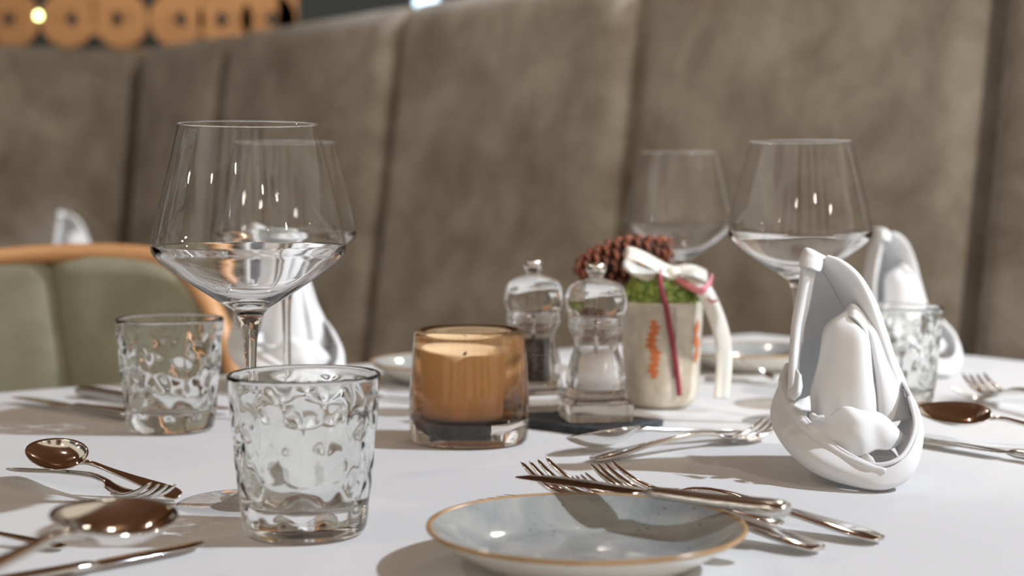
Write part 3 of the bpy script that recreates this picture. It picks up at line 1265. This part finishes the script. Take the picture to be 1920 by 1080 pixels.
tag(mb.build('moss', M['moss'], planter), kind='stuff')


def strip(points, widths, wdir, thick=0.0006, nn=60):
    """ribbon along points, width direction wdir(t)"""
    P = spline(points, nn)
    grid = []
    v = []; f = []
    for s in (1, -1):
        for i, p in enumerate(P):
            t = i / (nn - 1)
            wv_ = wdir(t) if callable(wdir) else wdir
            d = (P[min(i + 1, nn - 1)] - P[max(i - 1, 0)]).normalized()
            wv_ = (wv_ - d * wv_.dot(d)).normalized()
            nr = d.cross(wv_)
            wd = widths(t) if callable(widths) else widths
            for e in (-1, -0.5, 0, 0.5, 1):
                v.append(p + wv_ * e * wd + nr * (s * thick / 2 + 0.0006 * math.cos(e * 3)))
    o_ = nn * 5
    for i in range(nn - 1):
        for e in range(4):
            a = i * 5 + e
            f.append((a, a + 1, a + 6, a + 5)); f.append((o_ + a, o_ + a + 5, o_ + a + 6, o_ + a + 1))
        for e in (0, 4):
            a = i * 5 + e
            f.append((a, a + 5, o_ + a + 5, o_ + a))
    for a0 in (0, (nn - 1) * 5):
        for e in range(4):
            a = a0 + e
            f.append((a, o_ + a, o_ + a + 1, a + 1))
    return v, f


def L(px, py, dy):   # local to the pot, dy in metres from the pot centre
    p = at_y(px, py, pp.y + dy)
    return p - Vector((pp.x, pp.y, T + 0.0008))


knot = L(1262, 512, -0.022)
mb = MB()
# bow loop to the left (short, fat) and to the right, long tail over the rim
v, f = strip([knot, L(1240, 503, -0.026), L(1210, 486, -0.032), L(1178, 476, -0.030), L(1172, 490, -0.020), L(1196, 508, -0.016), L(1228, 517, -0.018), knot],
             0.0080, Vector((0.15, 0.9, 0.75)), nn=70)
mb.add(v, f)
v, f = strip([knot, L(1280, 506, -0.026), L(1305, 508, -0.028), L(1326, 520, -0.020), L(1316, 532, -0.012), L(1290, 526, -0.012), knot],
             0.0085, Vector((0.1, 0.95, 0.65)), nn=60)
mb.add(v, f)
v, f = strip([knot, L(1290, 512, -0.024), L(1318, 540, -0.030), L(1342, 590, -0.034), L(1356, 640, -0.036), L(1358, 690, -0.036), L(1352, 748, -0.036)],
             lambda t: 0.0085 - 0.001 * t, Vector((1, 0.35, 0.15)), nn=70)
mb.add(v, f)
mb.build('cream_ribbon', M['satin'], planter)
v, f, _ = lathe(smooth_profile([(0, -0.006), (0.005, -0.005), (0.0075, 0), (0.005, 0.005), (0, 0.006)], 4), 20)
kn = link_mesh('ribbon_knot', v, f, M['satin'], planter)
kn.location = knot
mb = MB()
v, f = strip([L(1236, 505, -0.030), L(1240, 540, -0.037), L(1250, 580, -0.0405), L(1262, 650, -0.040), L(1270, 705, -0.0385), L(1274, 742, -0.037)],
             0.0024, Vector((1, 0, 0.1)), nn=50)
mb.add(v, f)
mb.build('wine_red_ribbon', M['red_ribbon'], planter)
mb = MB()
v, f = strip([L(1266, 520, -0.028), L(1290, 535, -0.034), L(1315, 545, -0.034), L(1332, 530, -0.026), L(1336, 516, -0.02)], 0.0030, Vector((0.1, 0.3, 1)), nn=40)
mb.add(v, f)
v, f = strip([L(1328, 560, -0.037), L(1336, 566, -0.039), L(1345, 563, -0.037)], 0.0011, Vector((0.1, 0.1, 1)), nn=20)
mb.add(v, f)
mb.build('pink_ribbon', M['pink_ribbon'], planter)

# pine cone lying on the moss
cA = L(1082, 512, 0.004) + Vector((pp.x, pp.y, T)); cB = L(1256, 470, 0.02) + Vector((pp.x, pp.y, T))
cone = empty('pine_cone', (cA + cB) / 2 + Vector((0, 0.006, 0.002)))
ax = (cB - cA)
CL = ax.length
cone.rotation_euler = ax.to_track_quat('Z', 'Y').to_euler()
tag(cone, 'reddish brown pine cone lying tilted on the moss of the pot', 'pine cone')
mb = MB()
mb.m = []
core = smooth_profile([(0, -CL / 2 + 0.004), (0.010, -CL * 0.38), (0.0165, -CL * 0.12), (0.0175, CL * 0.12), (0.013, CL * 0.36), (0, CL / 2 - 0.003)], 5)
v, f, _ = lathe(core, 24)
mb.add(v, f)
GA = PI * (3 - math.sqrt(5))
NS = 104
for k in range(NS):
    q = (k + 0.5) / NS
    z = -CL / 2 + CL * q
    env = 0.0175 * math.sin(PI * min(1, max(0, 0.06 + 0.86 * q))) ** 0.62
    a = k * GA
    rad = Vector((math.cos(a), math.sin(a), 0)); tan = Vector((-math.sin(a), math.cos(a), 0))
    tilt = 0.55 - 1.0 * q      # scales open towards the pointed end at low q
    dr = (rad + Vector((0, 0, -0.55 + 0.2 * q))).normalized()
    base = rad * env * 0.42 + Vector((0, 0, z + 0.003))
    ln = 0.0135 * (0.6 + 0.6 * math.sin(PI * q))
    wd = 0.0038 + 0.0022 * math.sin(PI * q)
    tip = base + dr * ln
    nr = dr.cross(tan).normalized()
    th = 0.0016
    pts = []
    for (t_, w_, h_) in ((0, 0.45, 0.6), (0.6, 0.9, 0.9), (0.88, 1.0, 1.5), (1.0, 0.55, 1.0)):
        c = base + dr * ln * t_
        pts += [c - tan * wd * w_ - nr * th * h_ * 0.4, c + tan * wd * w_ - nr * th * h_ * 0.4, c + tan * wd * w_ * 0.7 + nr * th * h_, c - tan * wd * w_ * 0.7 + nr * th * h_]
    fs = []
    for s in range(3):
        for j in range(4):
            j2 = (j + 1) % 4
            fs.append((s * 4 + j, s * 4 + j2, s * 4 + 4 + j2, s * 4 + 4 + j))
    fs += [(3, 2, 1, 0), (12, 13, 14, 15)]
    mb.add(pts, fs, 1)
mb.build('cone_scales', None, cone, False, [M['cone_core'], M['cone']])


# ================================================================== PLATES
def plate():
    root = empty('side_plate')
    R = 0.0825
    top = smooth_profile([(0.0, 0.0052), (0.040, 0.0052), (0.054, 0.0068), (0.066, 0.0122), (0.0750, 0.0178), (0.0800, 0.0208)], 6)
    edge = [(0.0814, 0.0216), (0.0826, 0.0215), (0.0828, 0.0203), (0.0818, 0.0192)]
    under = smooth_profile([(0.0800, 0.0180), (0.0740, 0.0142), (0.064, 0.0080), (0.055, 0.0032), (0.0490, 0.0016), (0.0480, 0.0), (0.0460, 0.0), (0.045, 0.0014), (0.0, 0.0016)], 5)
    prof = top + edge + under
    mi = []
    for i in range(len(prof)):
        if i < len(top) - 1: mi.append(0)
        elif i < len(top) + 3: mi.append(1)
        else: mi.append(2)
    v, f, fm = lathe(prof, 128, matidx=mi)
    link_mesh('dish', v, f, None, root, True, [M['glaze'], M['edge'], M['plate_under']], fm)
    return root


p0 = plate()
pl = at_y(1099, 982, 0.790)
p0.location = (pl.x, pl.y, T + 0.0008)
tag(p0, 'blue grey speckled side plate with brown edge at the front', 'plate', )
for (x, y, lab) in ((0.262, 1.68, 'far side plate behind the decorated pot, near the booth'), (-0.062, 1.56, 'far side plate behind the amber candle at left')):
    q = copy_tree(p0)
    q.location = (x, y, T + 0.0008)
    tag(q, lab, 'plate')


# ================================================================== CUTLERY
def dense(st, n=4):
    return [tuple(p) for p in smooth_profile(st, n)]


def ornament(st, L0=0.05):
    return st


def fork():
    root = empty('fork')
    hst = dense([(0.0, 0, 0.0022, 0.0045, 0.0010), (0.003, 0, 0.0025, 0.0078, 0.0014), (0.014, 0, 0.0036, 0.0098, 0.0018), (0.035, 0, 0.0056, 0.0082, 0.0019),
                 (0.060, 0, 0.0080, 0.0056, 0.0019), (0.090, 0, 0.0104, 0.0036, 0.0021), (0.112, 0, 0.0114, 0.0030, 0.0022), (0.128, 0, 0.0100, 0.0032, 0.0020),
                 (0.137, 0, 0.0078, 0.0056, 0.0015), (0.144, 0, 0.0056, 0.0102, 0.0012), (0.152, 0, 0.0034, 0.0126, 0.0011), (0.160, 0, 0.0021, 0.0128, 0.0010), (0.163, 0, 0.0019, 0.0126, 0.0010)], 4)
    v, f = sweep(hst, 18, 2.6)
    # dished head
    v = [Vector(p) for p in v]
    for p in v:
        if p.x > 0.138:
            k = min(1, (p.x - 0.138) / 0.01)
            p.z += k * 0.0022 * (abs(p.y) / 0.0126) ** 2
    link_mesh('handle', v, f, M['steel'], root)
    for yo in (-0.0106, -0.00355, 0.00355, 0.0106):
        zc_ = 0.0022 * (abs(yo) / 0.0126) ** 2
        st = dense([(0.158, yo, 0.0020 + zc_, 0.0026, 0.0013), (0.166, yo, 0.0020 + zc_, 0.0024, 0.0016), (0.178, yo, 0.0042 + zc_, 0.0022, 0.0017),
                    (0.190, yo, 0.0092 + zc_ * 0.8, 0.0019, 0.0016), (0.198, yo * 0.98, 0.0142 + zc_ * 0.5, 0.0014, 0.0012), (0.2005, yo * 0.98, 0.0160 + zc_ * 0.5, 0.0005, 0.0005)], 3)
        v, f = sweep(st, 10, 2.4)
        link_mesh('tine', v, f, M['steel'], root)
    return root


def spoon():
    root = empty('spoon')
    hst = dense([(0.0, 0, 0.0022, 0.0045, 0.0010), (0.003, 0, 0.0025, 0.0078, 0.0014), (0.014, 0, 0.0036, 0.0098, 0.0018), (0.035, 0, 0.0056, 0.0080, 0.0019),
                 (0.060, 0, 0.0082, 0.0054, 0.0019), (0.090, 0, 0.0110, 0.0035, 0.0022), (0.108, 0, 0.0134, 0.0029, 0.0023), (0.118, 0, 0.0134, 0.0031, 0.0021), (0.125, 0, 0.0124, 0.0045, 0.0014), (0.1285, 0, 0.0116, 0.0062, 0.0009)], 4)
    v, f = sweep(hst, 18, 2.6)
    link_mesh('handle', v, f, M['steel'], root)
    # bowl: egg outline, dished
    cx, a_, b_ = 0.1625, 0.0395, 0.0258
    nr, na = 16, 64
    v = []; f = []
    for s in (0, 1):
        v.append((cx, 0, 0.0012 + 0.0010 * (1 - s)))
        for i in range(1, nr + 1):
            r = i / nr
            for j in range(na):
                t = 2 * PI * j / na
                ex = a_ * math.cos(t)
                ey = b_ * math.sin(t) * (1 - 0.16 * math.cos(t)) 
                x = cx + r * ex; y = r * ey
                depth = 0.0125
                z = 0.0012 + depth * (r ** 2.3) * (1.0 - 0.10 * math.cos(t)) + (0.0010 if s == 0 else 0)
                rr = 1 - (0.012 if s == 0 else 0)
                v.append((cx + (x - cx) * rr, y * rr, z))
    off = 1 + nr * na
    for s in (0, 1):
        o_ = s * off
        for j in range(na):
            j2 = (j + 1) % na
            f.append((o_, o_ + 1 + j, o_ + 1 + j2))
            for i in range(nr - 1):
                A = o_ + 1 + i * na; B = A + na
                f.append((A + j, B + j, B + j2, A + j2))
    A = 1 + (nr - 1) * na
    for j in range(na):
        j2 = (j + 1) % na
        f.append((A + j, off + A + j, off + A + j2, A + j2))
    link_mesh('bowl', v, f, M['steel'], root)
    return root


def knife():
    root = empty('knife')
    hst = dense([(0.0, 0, 0.0050, 0.0030, 0.0022), (0.0015, 0, 0.0052, 0.0072, 0.0042), (0.010, 0, 0.0055, 0.0090, 0.0050), (0.030, 0, 0.0054, 0.0082, 0.0045), (0.060, 0, 0.0050, 0.0070, 0.0040),
                 (0.085, 0, 0.0048, 0.0064, 0.0038), (0.094, 0, 0.0048, 0.0066, 0.0036), (0.100, 0, 0.0048, 0.0050, 0.0026), (0.103, 0, 0.0048, 0.0042, 0.0014)], 4)
    v, f = sweep(hst, 20, 2.5)
    link_mesh('handle', v, f, M['steel_satin'], root)
    bst = []
    for (x, yc, hw) in ((0.102, 0.0, 0.0044), (0.106, 0.0010, 0.0072), (0.112, 0.0016, 0.0090), (0.135, 0.0012, 0.0098), (0.165, 0.0008, 0.0102), (0.185, 0.0012, 0.0094), (0.197, 0.0030, 0.0068), (0.203, 0.0050, 0.0040), (0.2055, 0.0064, 0.0014)):
        bst.append((x, yc, 0.0048, hw, 0.0009 if x < 0.2 else 0.0005))
    v, f = sweep(dense(bst, 4), 16, 1.6)
    link_mesh('blade', v, f, M['steel'], root)
    return root


def lay(o, A, B, roll=0.0, length=None, native=0.2, scale=None):
    """handle end at A, tip at B"""
    A = Vector(A); B = Vector(B)
    X = (B - A)
    s = X.length / native if length is None else length / native
    X.normalize()
    Y = Vector((0, 0, 1)).cross(X).normalized()
    Z = X.cross(Y)
    Mx = Matrix((X, Y, Z)).transposed() @ Matrix.Rotation(roll, 3, 'X')
    o.location = A
    o.rotation_euler = Mx.to_euler()
    o.scale = (s, s, s)
    return o


F0, S0, K0 = fork(), spoon(), knife()
used = {'f': False, 's': False, 'k': False}


def get(kind):
    base = {'f': F0, 's': S0, 'k': K0}[kind]
    if not used[kind]:
        used[kind] = True
        return base
    return copy_tree(base)


def put(kind, A, B, label, roll=0.0, group=None):
    o = get(kind)
    nat = {'f': 0.2005, 's': 0.202, 'k': 0.2055}[kind]
    lay(o, A, B, roll, None, nat)
    tag(o, label, {'f': 'fork', 's': 'spoon', 'k': 'knife'}[kind], group)
    return o


E = 0.0009
# --- left middle: spoon resting on a fork
put('f', at_z(22, 886, 0.003), at_z(300, 952, 0.0035), 'fork lying under a spoon at left, tines pointing towards the wine glass foot', -0.2)
put('s', at_z(338, 933, 0.002), at_z(56, 852, 0.022), 'spoon with bowl resting on a fork handle, left of the wine glass foot', -0.50)
# --- front left: spoon over knife, both cut by the frame
put('s', at_z(-250, 1180, 0.027), at_z(302, 988, 0.026), 'large blurred spoon at the bottom left, bowl pointing right', 0.18)
put('k', at_z(-60, 1118, E), at_z(392, 1026, E), 'knife at the bottom left corner in front of the large spoon')
put('f', at_z(120, 1030, E), at_z(-200, 1000, E), 'fork under the large spoon, cut off at the left edge')
# --- behind left tumbler
put('k', at_z(248, 788, E), at_z(34, 752, E), 'dark blurred knife at left pointing to the left edge behind the tumbler')
put('k', at_z(150, 742, E), at_z(428, 778, E), 'blurred knife passing behind the left tumbler', 0.0)
# --- centre right: dessert spoon and fork crossed
put('s', at_z(1388, 814, 0.004), at_z(1068, 846, 0.004), 'spoon crossing a fork in front of the slate board, bowl at left', 0.30)
put('f', at_z(1112, 866, E), at_z(1450, 821, E), 'fork crossing a spoon between slate board and tall napkin')
# --- forks beside the plate and the knife on its rim
put('f', at_z(1537, 1037, E), at_z(1000, 915, 0.006), 'longest fork behind the front plate, tines leftmost, handle nearest the camera')
put('f', at_z(1652, 1018, E), at_z(1126, 915, 0.006), 'fork behind the front plate, its handle end farthest right')
put('f', at_z(1466, 986, 0.0125), at_z(1084, 925, 0.0135), 'small fork lying between the two long forks behind the plate')
put('k', at_z(1478, 972, 0.024), at_z(979, 903, 0.0235), 'knife laid across the rim of the front plate', -0.08)
# --- right
put('k', at_z(2110, 894, E), at_z(1700, 828, E), 'knife at right under the spoon, cut by the right edge')
put('s', at_z(2100, 838, 0.006), at_z(1716, 786, 0.016), 'spoon at right with dark bowl resting on a knife', -0.30)
# --- far right forks
put('f', at_z(2060, 752, E), at_z(1785, 750, 0.002), 'far right blurred fork, lower of the two by the booth')
put('f', at_z(2060, 790, 0.008), at_z(1824, 734, 0.006), 'far right blurred fork, upper of the two by the booth')
# --- far centre
put('k', at_z(1320, 716, E), at_z(1500, 722, 0.001), 'blurred knife in front of the far plate behind the pot')
put('s', at_z(1382, 672, 0.023), at_z(1450, 716, 0.003), 'dark blurred spoon leaning on the far plate behind the pot')
put('k', at_z(640, 742, E), at_z(800, 756, E), 'blurred knife between the front tumbler and the amber candle')
for o in (F0, S0, K0):
    pass


# ================================================================== NAPKINS
NY = 1.0
nbase = at_z(1590, 905)


def napkin():
    root = empty('folded_napkin')
    org = Vector((nbase.x, nbase.y, T))

    def Q(px, py, dy):
        return at_y(px, py, org.y + dy) - org

    mb = MB()
    # slipper-shaped base: bowl seen from front, open at the top.  columns run round the outside
    # from the heel at the back left, along the left side, toe, right side, back to the heel
    #        top edge              bulge                  lower                   foot
    cols_ = [
        [(1500, 700, 0.095), (1490, 760, 0.092), (1500, 800, 0.085), (1530, 830, 0.070)],
        [(1474, 722, 0.070), (1455, 775, 0.070), (1470, 825, 0.060), (1520, 852, 0.045)],
        [(1480, 770, 0.040), (1448, 812, 0.048), (1476, 862, 0.030), (1528, 885, 0.022)],
        [(1518, 830, 0.008), (1478, 850, 0.012), (1506, 898, 0.002), (1552, 912, 0.000)],
        [(1572, 878, -0.018), (1540, 895, -0.020), (1560, 925, -0.022), (1590, 933, -0.022)],
        [(1648, 908, -0.034), (1634, 925, -0.036), (1640, 941, -0.037), (1638, 945, -0.032)],
        [(1700, 880, -0.030), (1706, 908, -0.032), (1694, 930, -0.031), (1672, 940, -0.027)],
        [(1720, 822, -0.010), (1728, 852, -0.012), (1716, 896, -0.014), (1690, 915, -0.010)],
        [(1705, 765, 0.018), (1722, 805, 0.018), (1712, 850, 0.014), (1685, 880, 0.012)],
        [(1680, 725, 0.045), (1700, 770, 0.045), (1692, 815, 0.040), (1665, 850, 0.036)],
    ]
    grid = [[Q(*c[r]) for c in cols_] for r in range(4)]
    v, f = sheet(grid, 60, 20, 0.0022)
    mb.add(v, f)
    # base floor inside
    # thick rolled hem along the left rim, running down to the toe
    hem = spline([Q(1478, 712, 0.078), Q(1468, 740, 0.060), Q(1474, 770, 0.044), Q(1494, 805, 0.022), Q(1530, 845, 0.0), Q(1575, 880, -0.018), Q(1618, 900, -0.030), Q(1660, 912, -0.036)], 50)
    v, f = tube(hem, [0.0036 * (0.55 + 0.45 * math.sin(PI * min(1, (i + 4) / 50)) ** 0.5) for i in range(50)], 12)
    mb.add(v, f)
    hem2 = spline([Q(1484, 735, 0.060), Q(1486, 772, 0.038), Q(1510, 812, 0.014), Q(1548, 850, -0.006), Q(1590, 880, -0.022), Q(1640, 900, -0.032), Q(1690, 885, -0.030), Q(1716, 830, -0.012), Q(1706, 772, 0.016)], 60)
    v, f = tube(hem2, 0.0016, 10)
    mb.add(v, f)
    def add_sheet(rows, nu, nv, th=0.0013):
        v_, f_ = sheet([[Q(*p) for p in r] for r in rows], nu, nv, th, 0.0009)
        mb.add(v_, f_)

    # tall hood behind, concave towards the camera
    add_sheet([
        [(1490, 800, 0.040), (1512, 805, 0.080), (1590, 805, 0.100), (1665, 800, 0.080), (1700, 792, 0.044)],
        [(1484, 740, 0.042), (1508, 735, 0.082), (1590, 730, 0.096), (1655, 735, 0.078), (1684, 745, 0.046)],
        [(1486, 670, 0.044), (1512, 665, 0.078), (1580, 660, 0.086), (1632, 665, 0.068), (1660, 672, 0.046)],
        [(1493, 600, 0.044), (1514, 592, 0.068), (1562, 590, 0.072), (1602, 592, 0.060), (1630, 606, 0.046)],
        [(1502, 545, 0.042), (1516, 537, 0.056), (1548, 534, 0.056), (1575, 538, 0.050), (1598, 556, 0.044)],
        [(1510, 512, 0.040), (1518, 510, 0.044), (1530, 512, 0.044), (1545, 516, 0.042), (1560, 526, 0.042)],
    ], 34, 40)
    # left limb coming down from the tip
    add_sheet([
        [(1477, 770, 0.030), (1481, 774, 0.022), (1492, 774, 0.022), (1501, 766, 0.030)],
        [(1480, 705, 0.038), (1484, 705, 0.029), (1492, 705, 0.030), (1498, 705, 0.042)],
        [(1485, 640, 0.040), (1490, 640, 0.031), (1499, 640, 0.033), (1507, 640, 0.046)],
        [(1493, 590, 0.040), (1499, 590, 0.031), (1509, 590, 0.033), (1518, 590, 0.046)],
        [(1500, 548, 0.038), (1506, 548, 0.029), (1517, 548, 0.031), (1528, 548, 0.044)],
        [(1502, 524, 0.036), (1508, 522, 0.030), (1520, 524, 0.031), (1533, 528, 0.040)],
    ], 16, 44)
    # broad right hand face of the hood
    add_sheet([
        [(1655, 775, 0.050), (1672, 768, 0.037), (1688, 760, 0.032), (1698, 748, 0.040)],
        [(1636, 700, 0.056), (1652, 698, 0.039), (1667, 696, 0.032), (1680, 703, 0.042)],
        [(1608, 640, 0.060), (1628, 636, 0.041), (1644, 631, 0.032), (1656, 634, 0.042)],
        [(1582, 600, 0.064), (1606, 592, 0.042), (1626, 581, 0.031), (1638, 585, 0.042)],
        [(1562, 565, 0.062), (1584, 555, 0.041), (1604, 543, 0.030), (1616, 547, 0.041)],
        [(1545, 538, 0.052), (1558, 530, 0.038), (1574, 517, 0.029), (1586, 521, 0.039)],
        [(1538, 526, 0.046), (1543, 517, 0.036), (1550, 507, 0.030), (1558, 508, 0.038)],
    ], 22, 46)
    add_sheet([[(1652, 660, 0.042), (1668, 712, 0.040), (1684, 757, 0.038)], [(1660, 668, 0.045), (1681, 706, 0.044), (1694, 736, 0.043)]], 14, 6)
    # folded tip collar wrapping the top
    add_sheet([
        [(1499, 528, 0.038), (1504, 527, 0.027), (1518, 531, 0.023), (1532, 536, 0.026), (1539, 533, 0.038)],
        [(1502, 512, 0.038), (1508, 510, 0.028), (1522, 514, 0.025), (1537, 521, 0.028), (1543, 521, 0.038)],
        [(1507, 497, 0.040), (1513, 495, 0.032), (1525, 499, 0.029), (1539, 506, 0.032), (1547, 509, 0.040)],
        [(1509, 495, 0.047), (1515, 494, 0.047), (1526, 498, 0.048), (1539, 505, 0.048), (1547, 509, 0.047)],
    ], 20, 18, 0.0018)
    # inner tongue: left face up to its ridge, then the right face set back
    add_sheet([
        [(1514, 815, 0.026), (1545, 820, 0.010), (1585, 822, 0.003), (1622, 820, 0.004), (1642, 816, 0.018)],
        [(1521, 760, 0.032), (1550, 760, 0.016), (1585, 762, 0.009), (1622, 762, 0.008), (1640, 760, 0.022)],
        [(1535, 700, 0.038), (1558, 700, 0.022), (1590, 700, 0.015), (1620, 700, 0.013), (1633, 700, 0.026)],
        [(1543, 650, 0.044), (1563, 648, 0.029), (1590, 652, 0.022), (1616, 656, 0.020), (1629, 664, 0.030)],
        [(1554, 632, 0.048), (1570, 626, 0.036), (1588, 628, 0.030), (1606, 637, 0.028), (1617, 648, 0.034)],
        [(1577, 617, 0.050), (1586, 611, 0.043), (1594, 605, 0.040), (1600, 608, 0.040), (1607, 616, 0.041)],
    ], 32, 40)
    add_sheet([
        [(1636, 818, 0.022), (1660, 820, 0.016), (1686, 816, 0.020), (1710, 812, 0.030)],
        [(1636, 760, 0.026), (1654, 760, 0.020), (1675, 760, 0.024), (1693, 764, 0.034)],
        [(1629, 700, 0.031), (1642, 700, 0.024), (1656, 700, 0.028), (1669, 704, 0.038)],
        [(1624, 664, 0.034), (1633, 656, 0.028), (1643, 653, 0.032), (1652, 656, 0.041)],
        [(1611, 645, 0.037), (1619, 636, 0.032), (1630, 633, 0.035), (1640, 638, 0.043)],
        [(1598, 602, 0.043), (1603, 600, 0.041), (1610, 604, 0.042), (1618, 612, 0.045)],
    ], 24, 36)
    add_sheet([
        [(1580, 626, 0.042), (1590, 621, 0.033), (1601, 626, 0.027), (1616, 642, 0.026), (1629, 666, 0.028)],
        [(1579, 620, 0.044), (1590, 612, 0.037), (1602, 610, 0.032), (1618, 627, 0.031), (1635, 650, 0.034)],
        [(1577, 616, 0.048), (1589, 606, 0.043), (1600, 597, 0.040), (1620, 614, 0.041), (1640, 636, 0.044)],
    ], 26, 12)
    # low leaf in front, lying in the slipper
    add_sheet([
        [(1540, 868, 0.000), (1575, 884, -0.012), (1615, 884, -0.019), (1642, 872, -0.016), (1666, 872, -0.013), (1696, 854, -0.004)],
        [(1524, 840, 0.004), (1565, 848, -0.010), (1612, 850, -0.019), (1641, 846, -0.014), (1668, 850, -0.013), (1698, 851, -0.004)],
        [(1521, 818, 0.006), (1560, 820, -0.006), (1607, 822, -0.015), (1640, 822, -0.012), (1669, 830, -0.009), (1698, 849, -0.003)],
        [(1524, 806, 0.002), (1550, 810, -0.003), (1578, 791, -0.010), (1612, 797, -0.008), (1652, 805, -0.003), (1699, 848, -0.002)],
    ], 48, 26)
    v, f = tube(spline([Q(1521, 806, 0.004), Q(1530, 811, -0.004), Q(1545, 808, -0.006)], 12), [0.0012, 0.002, 0.0024, 0.0024, 0.0022, 0.002, 0.0018, 0.0016, 0.0014, 0.0012, 0.001, 0.0006], 10)
    mb.add(v, f)
    add_sheet([[(1500, 858, 0.020), (1535, 905, 0.000), (1590, 925, -0.018), (1640, 938, -0.030)], [(1525, 850, 0.050), (1575, 880, 0.020), (1620, 895, 0.000), (1672, 925, -0.020)], [(1560, 845, 0.065), (1620, 855, 0.045), (1665, 868, 0.025), (1695, 900, -0.004)]], 20, 16)
    # small corner poking out at the toe
    add_sheet([[(1612, 892, -0.022), (1626, 893, -0.025), (1642, 898, -0.028)], [(1613, 885, -0.018), (1624, 878, -0.022), (1636, 886, -0.024)]], 12, 8)
    add_sheet([[(1555, 892, -0.010), (1590, 896, -0.018), (1622, 898, -0.024)], [(1572, 880, -0.008), (1600, 880, -0.014), (1625, 876, -0.018)]], 14, 8)
    # curl where the cuff turns in at the left
    add_sheet([[(1479, 760, 0.020), (1486, 776, 0.012), (1500, 768, 0.014)], [(1488, 752, 0.014), (1496, 764, 0.006), (1503, 752, 0.014)], [(1494, 718, 0.022), (1500, 730, 0.016), (1501, 738, 0.018)]], 14, 18)
    add_sheet([[(1486, 788, 0.010), (1502, 796, 0.008), (1520, 798, 0.012)], [(1498, 778, 0.016), (1508, 774, 0.014), (1519, 768, 0.018)]], 12, 8)
    o = mb.build('linen', M['napkin'], root)
    zmin = min(p.z for p in mb.v)
    for vv_ in o.data.vertices:
        vv_.co.z -= zmin
    root.location = (org.x, org.y, T + 0.0009)
    return root


n0 = napkin()
tag(n0, 'tall white folded napkin standing at right in front of the wine glass', 'napkin')
for (px, D, rz, s, lab) in ((1716, 1.62, math.radians(22), 1.0, 'blurred white folded napkin standing behind the right tumbler'),
                            (548, 1.47, math.radians(28), 1.05, 'white folded napkin standing behind the front wine glasses at left'),
                            (142, 3.05, math.radians(22), 1.0, 'tiny blurred napkin far left, standing behind the wooden chair rim')):
    q = copy_tree(n0)
    p = at_y(px, 700, D)
    q.location = (p.x, D, T + 0.0009)
    q.rotation_euler = (0, 0, rz)
    q.scale = (s, s, s)
    tag(q, lab, 'napkin')
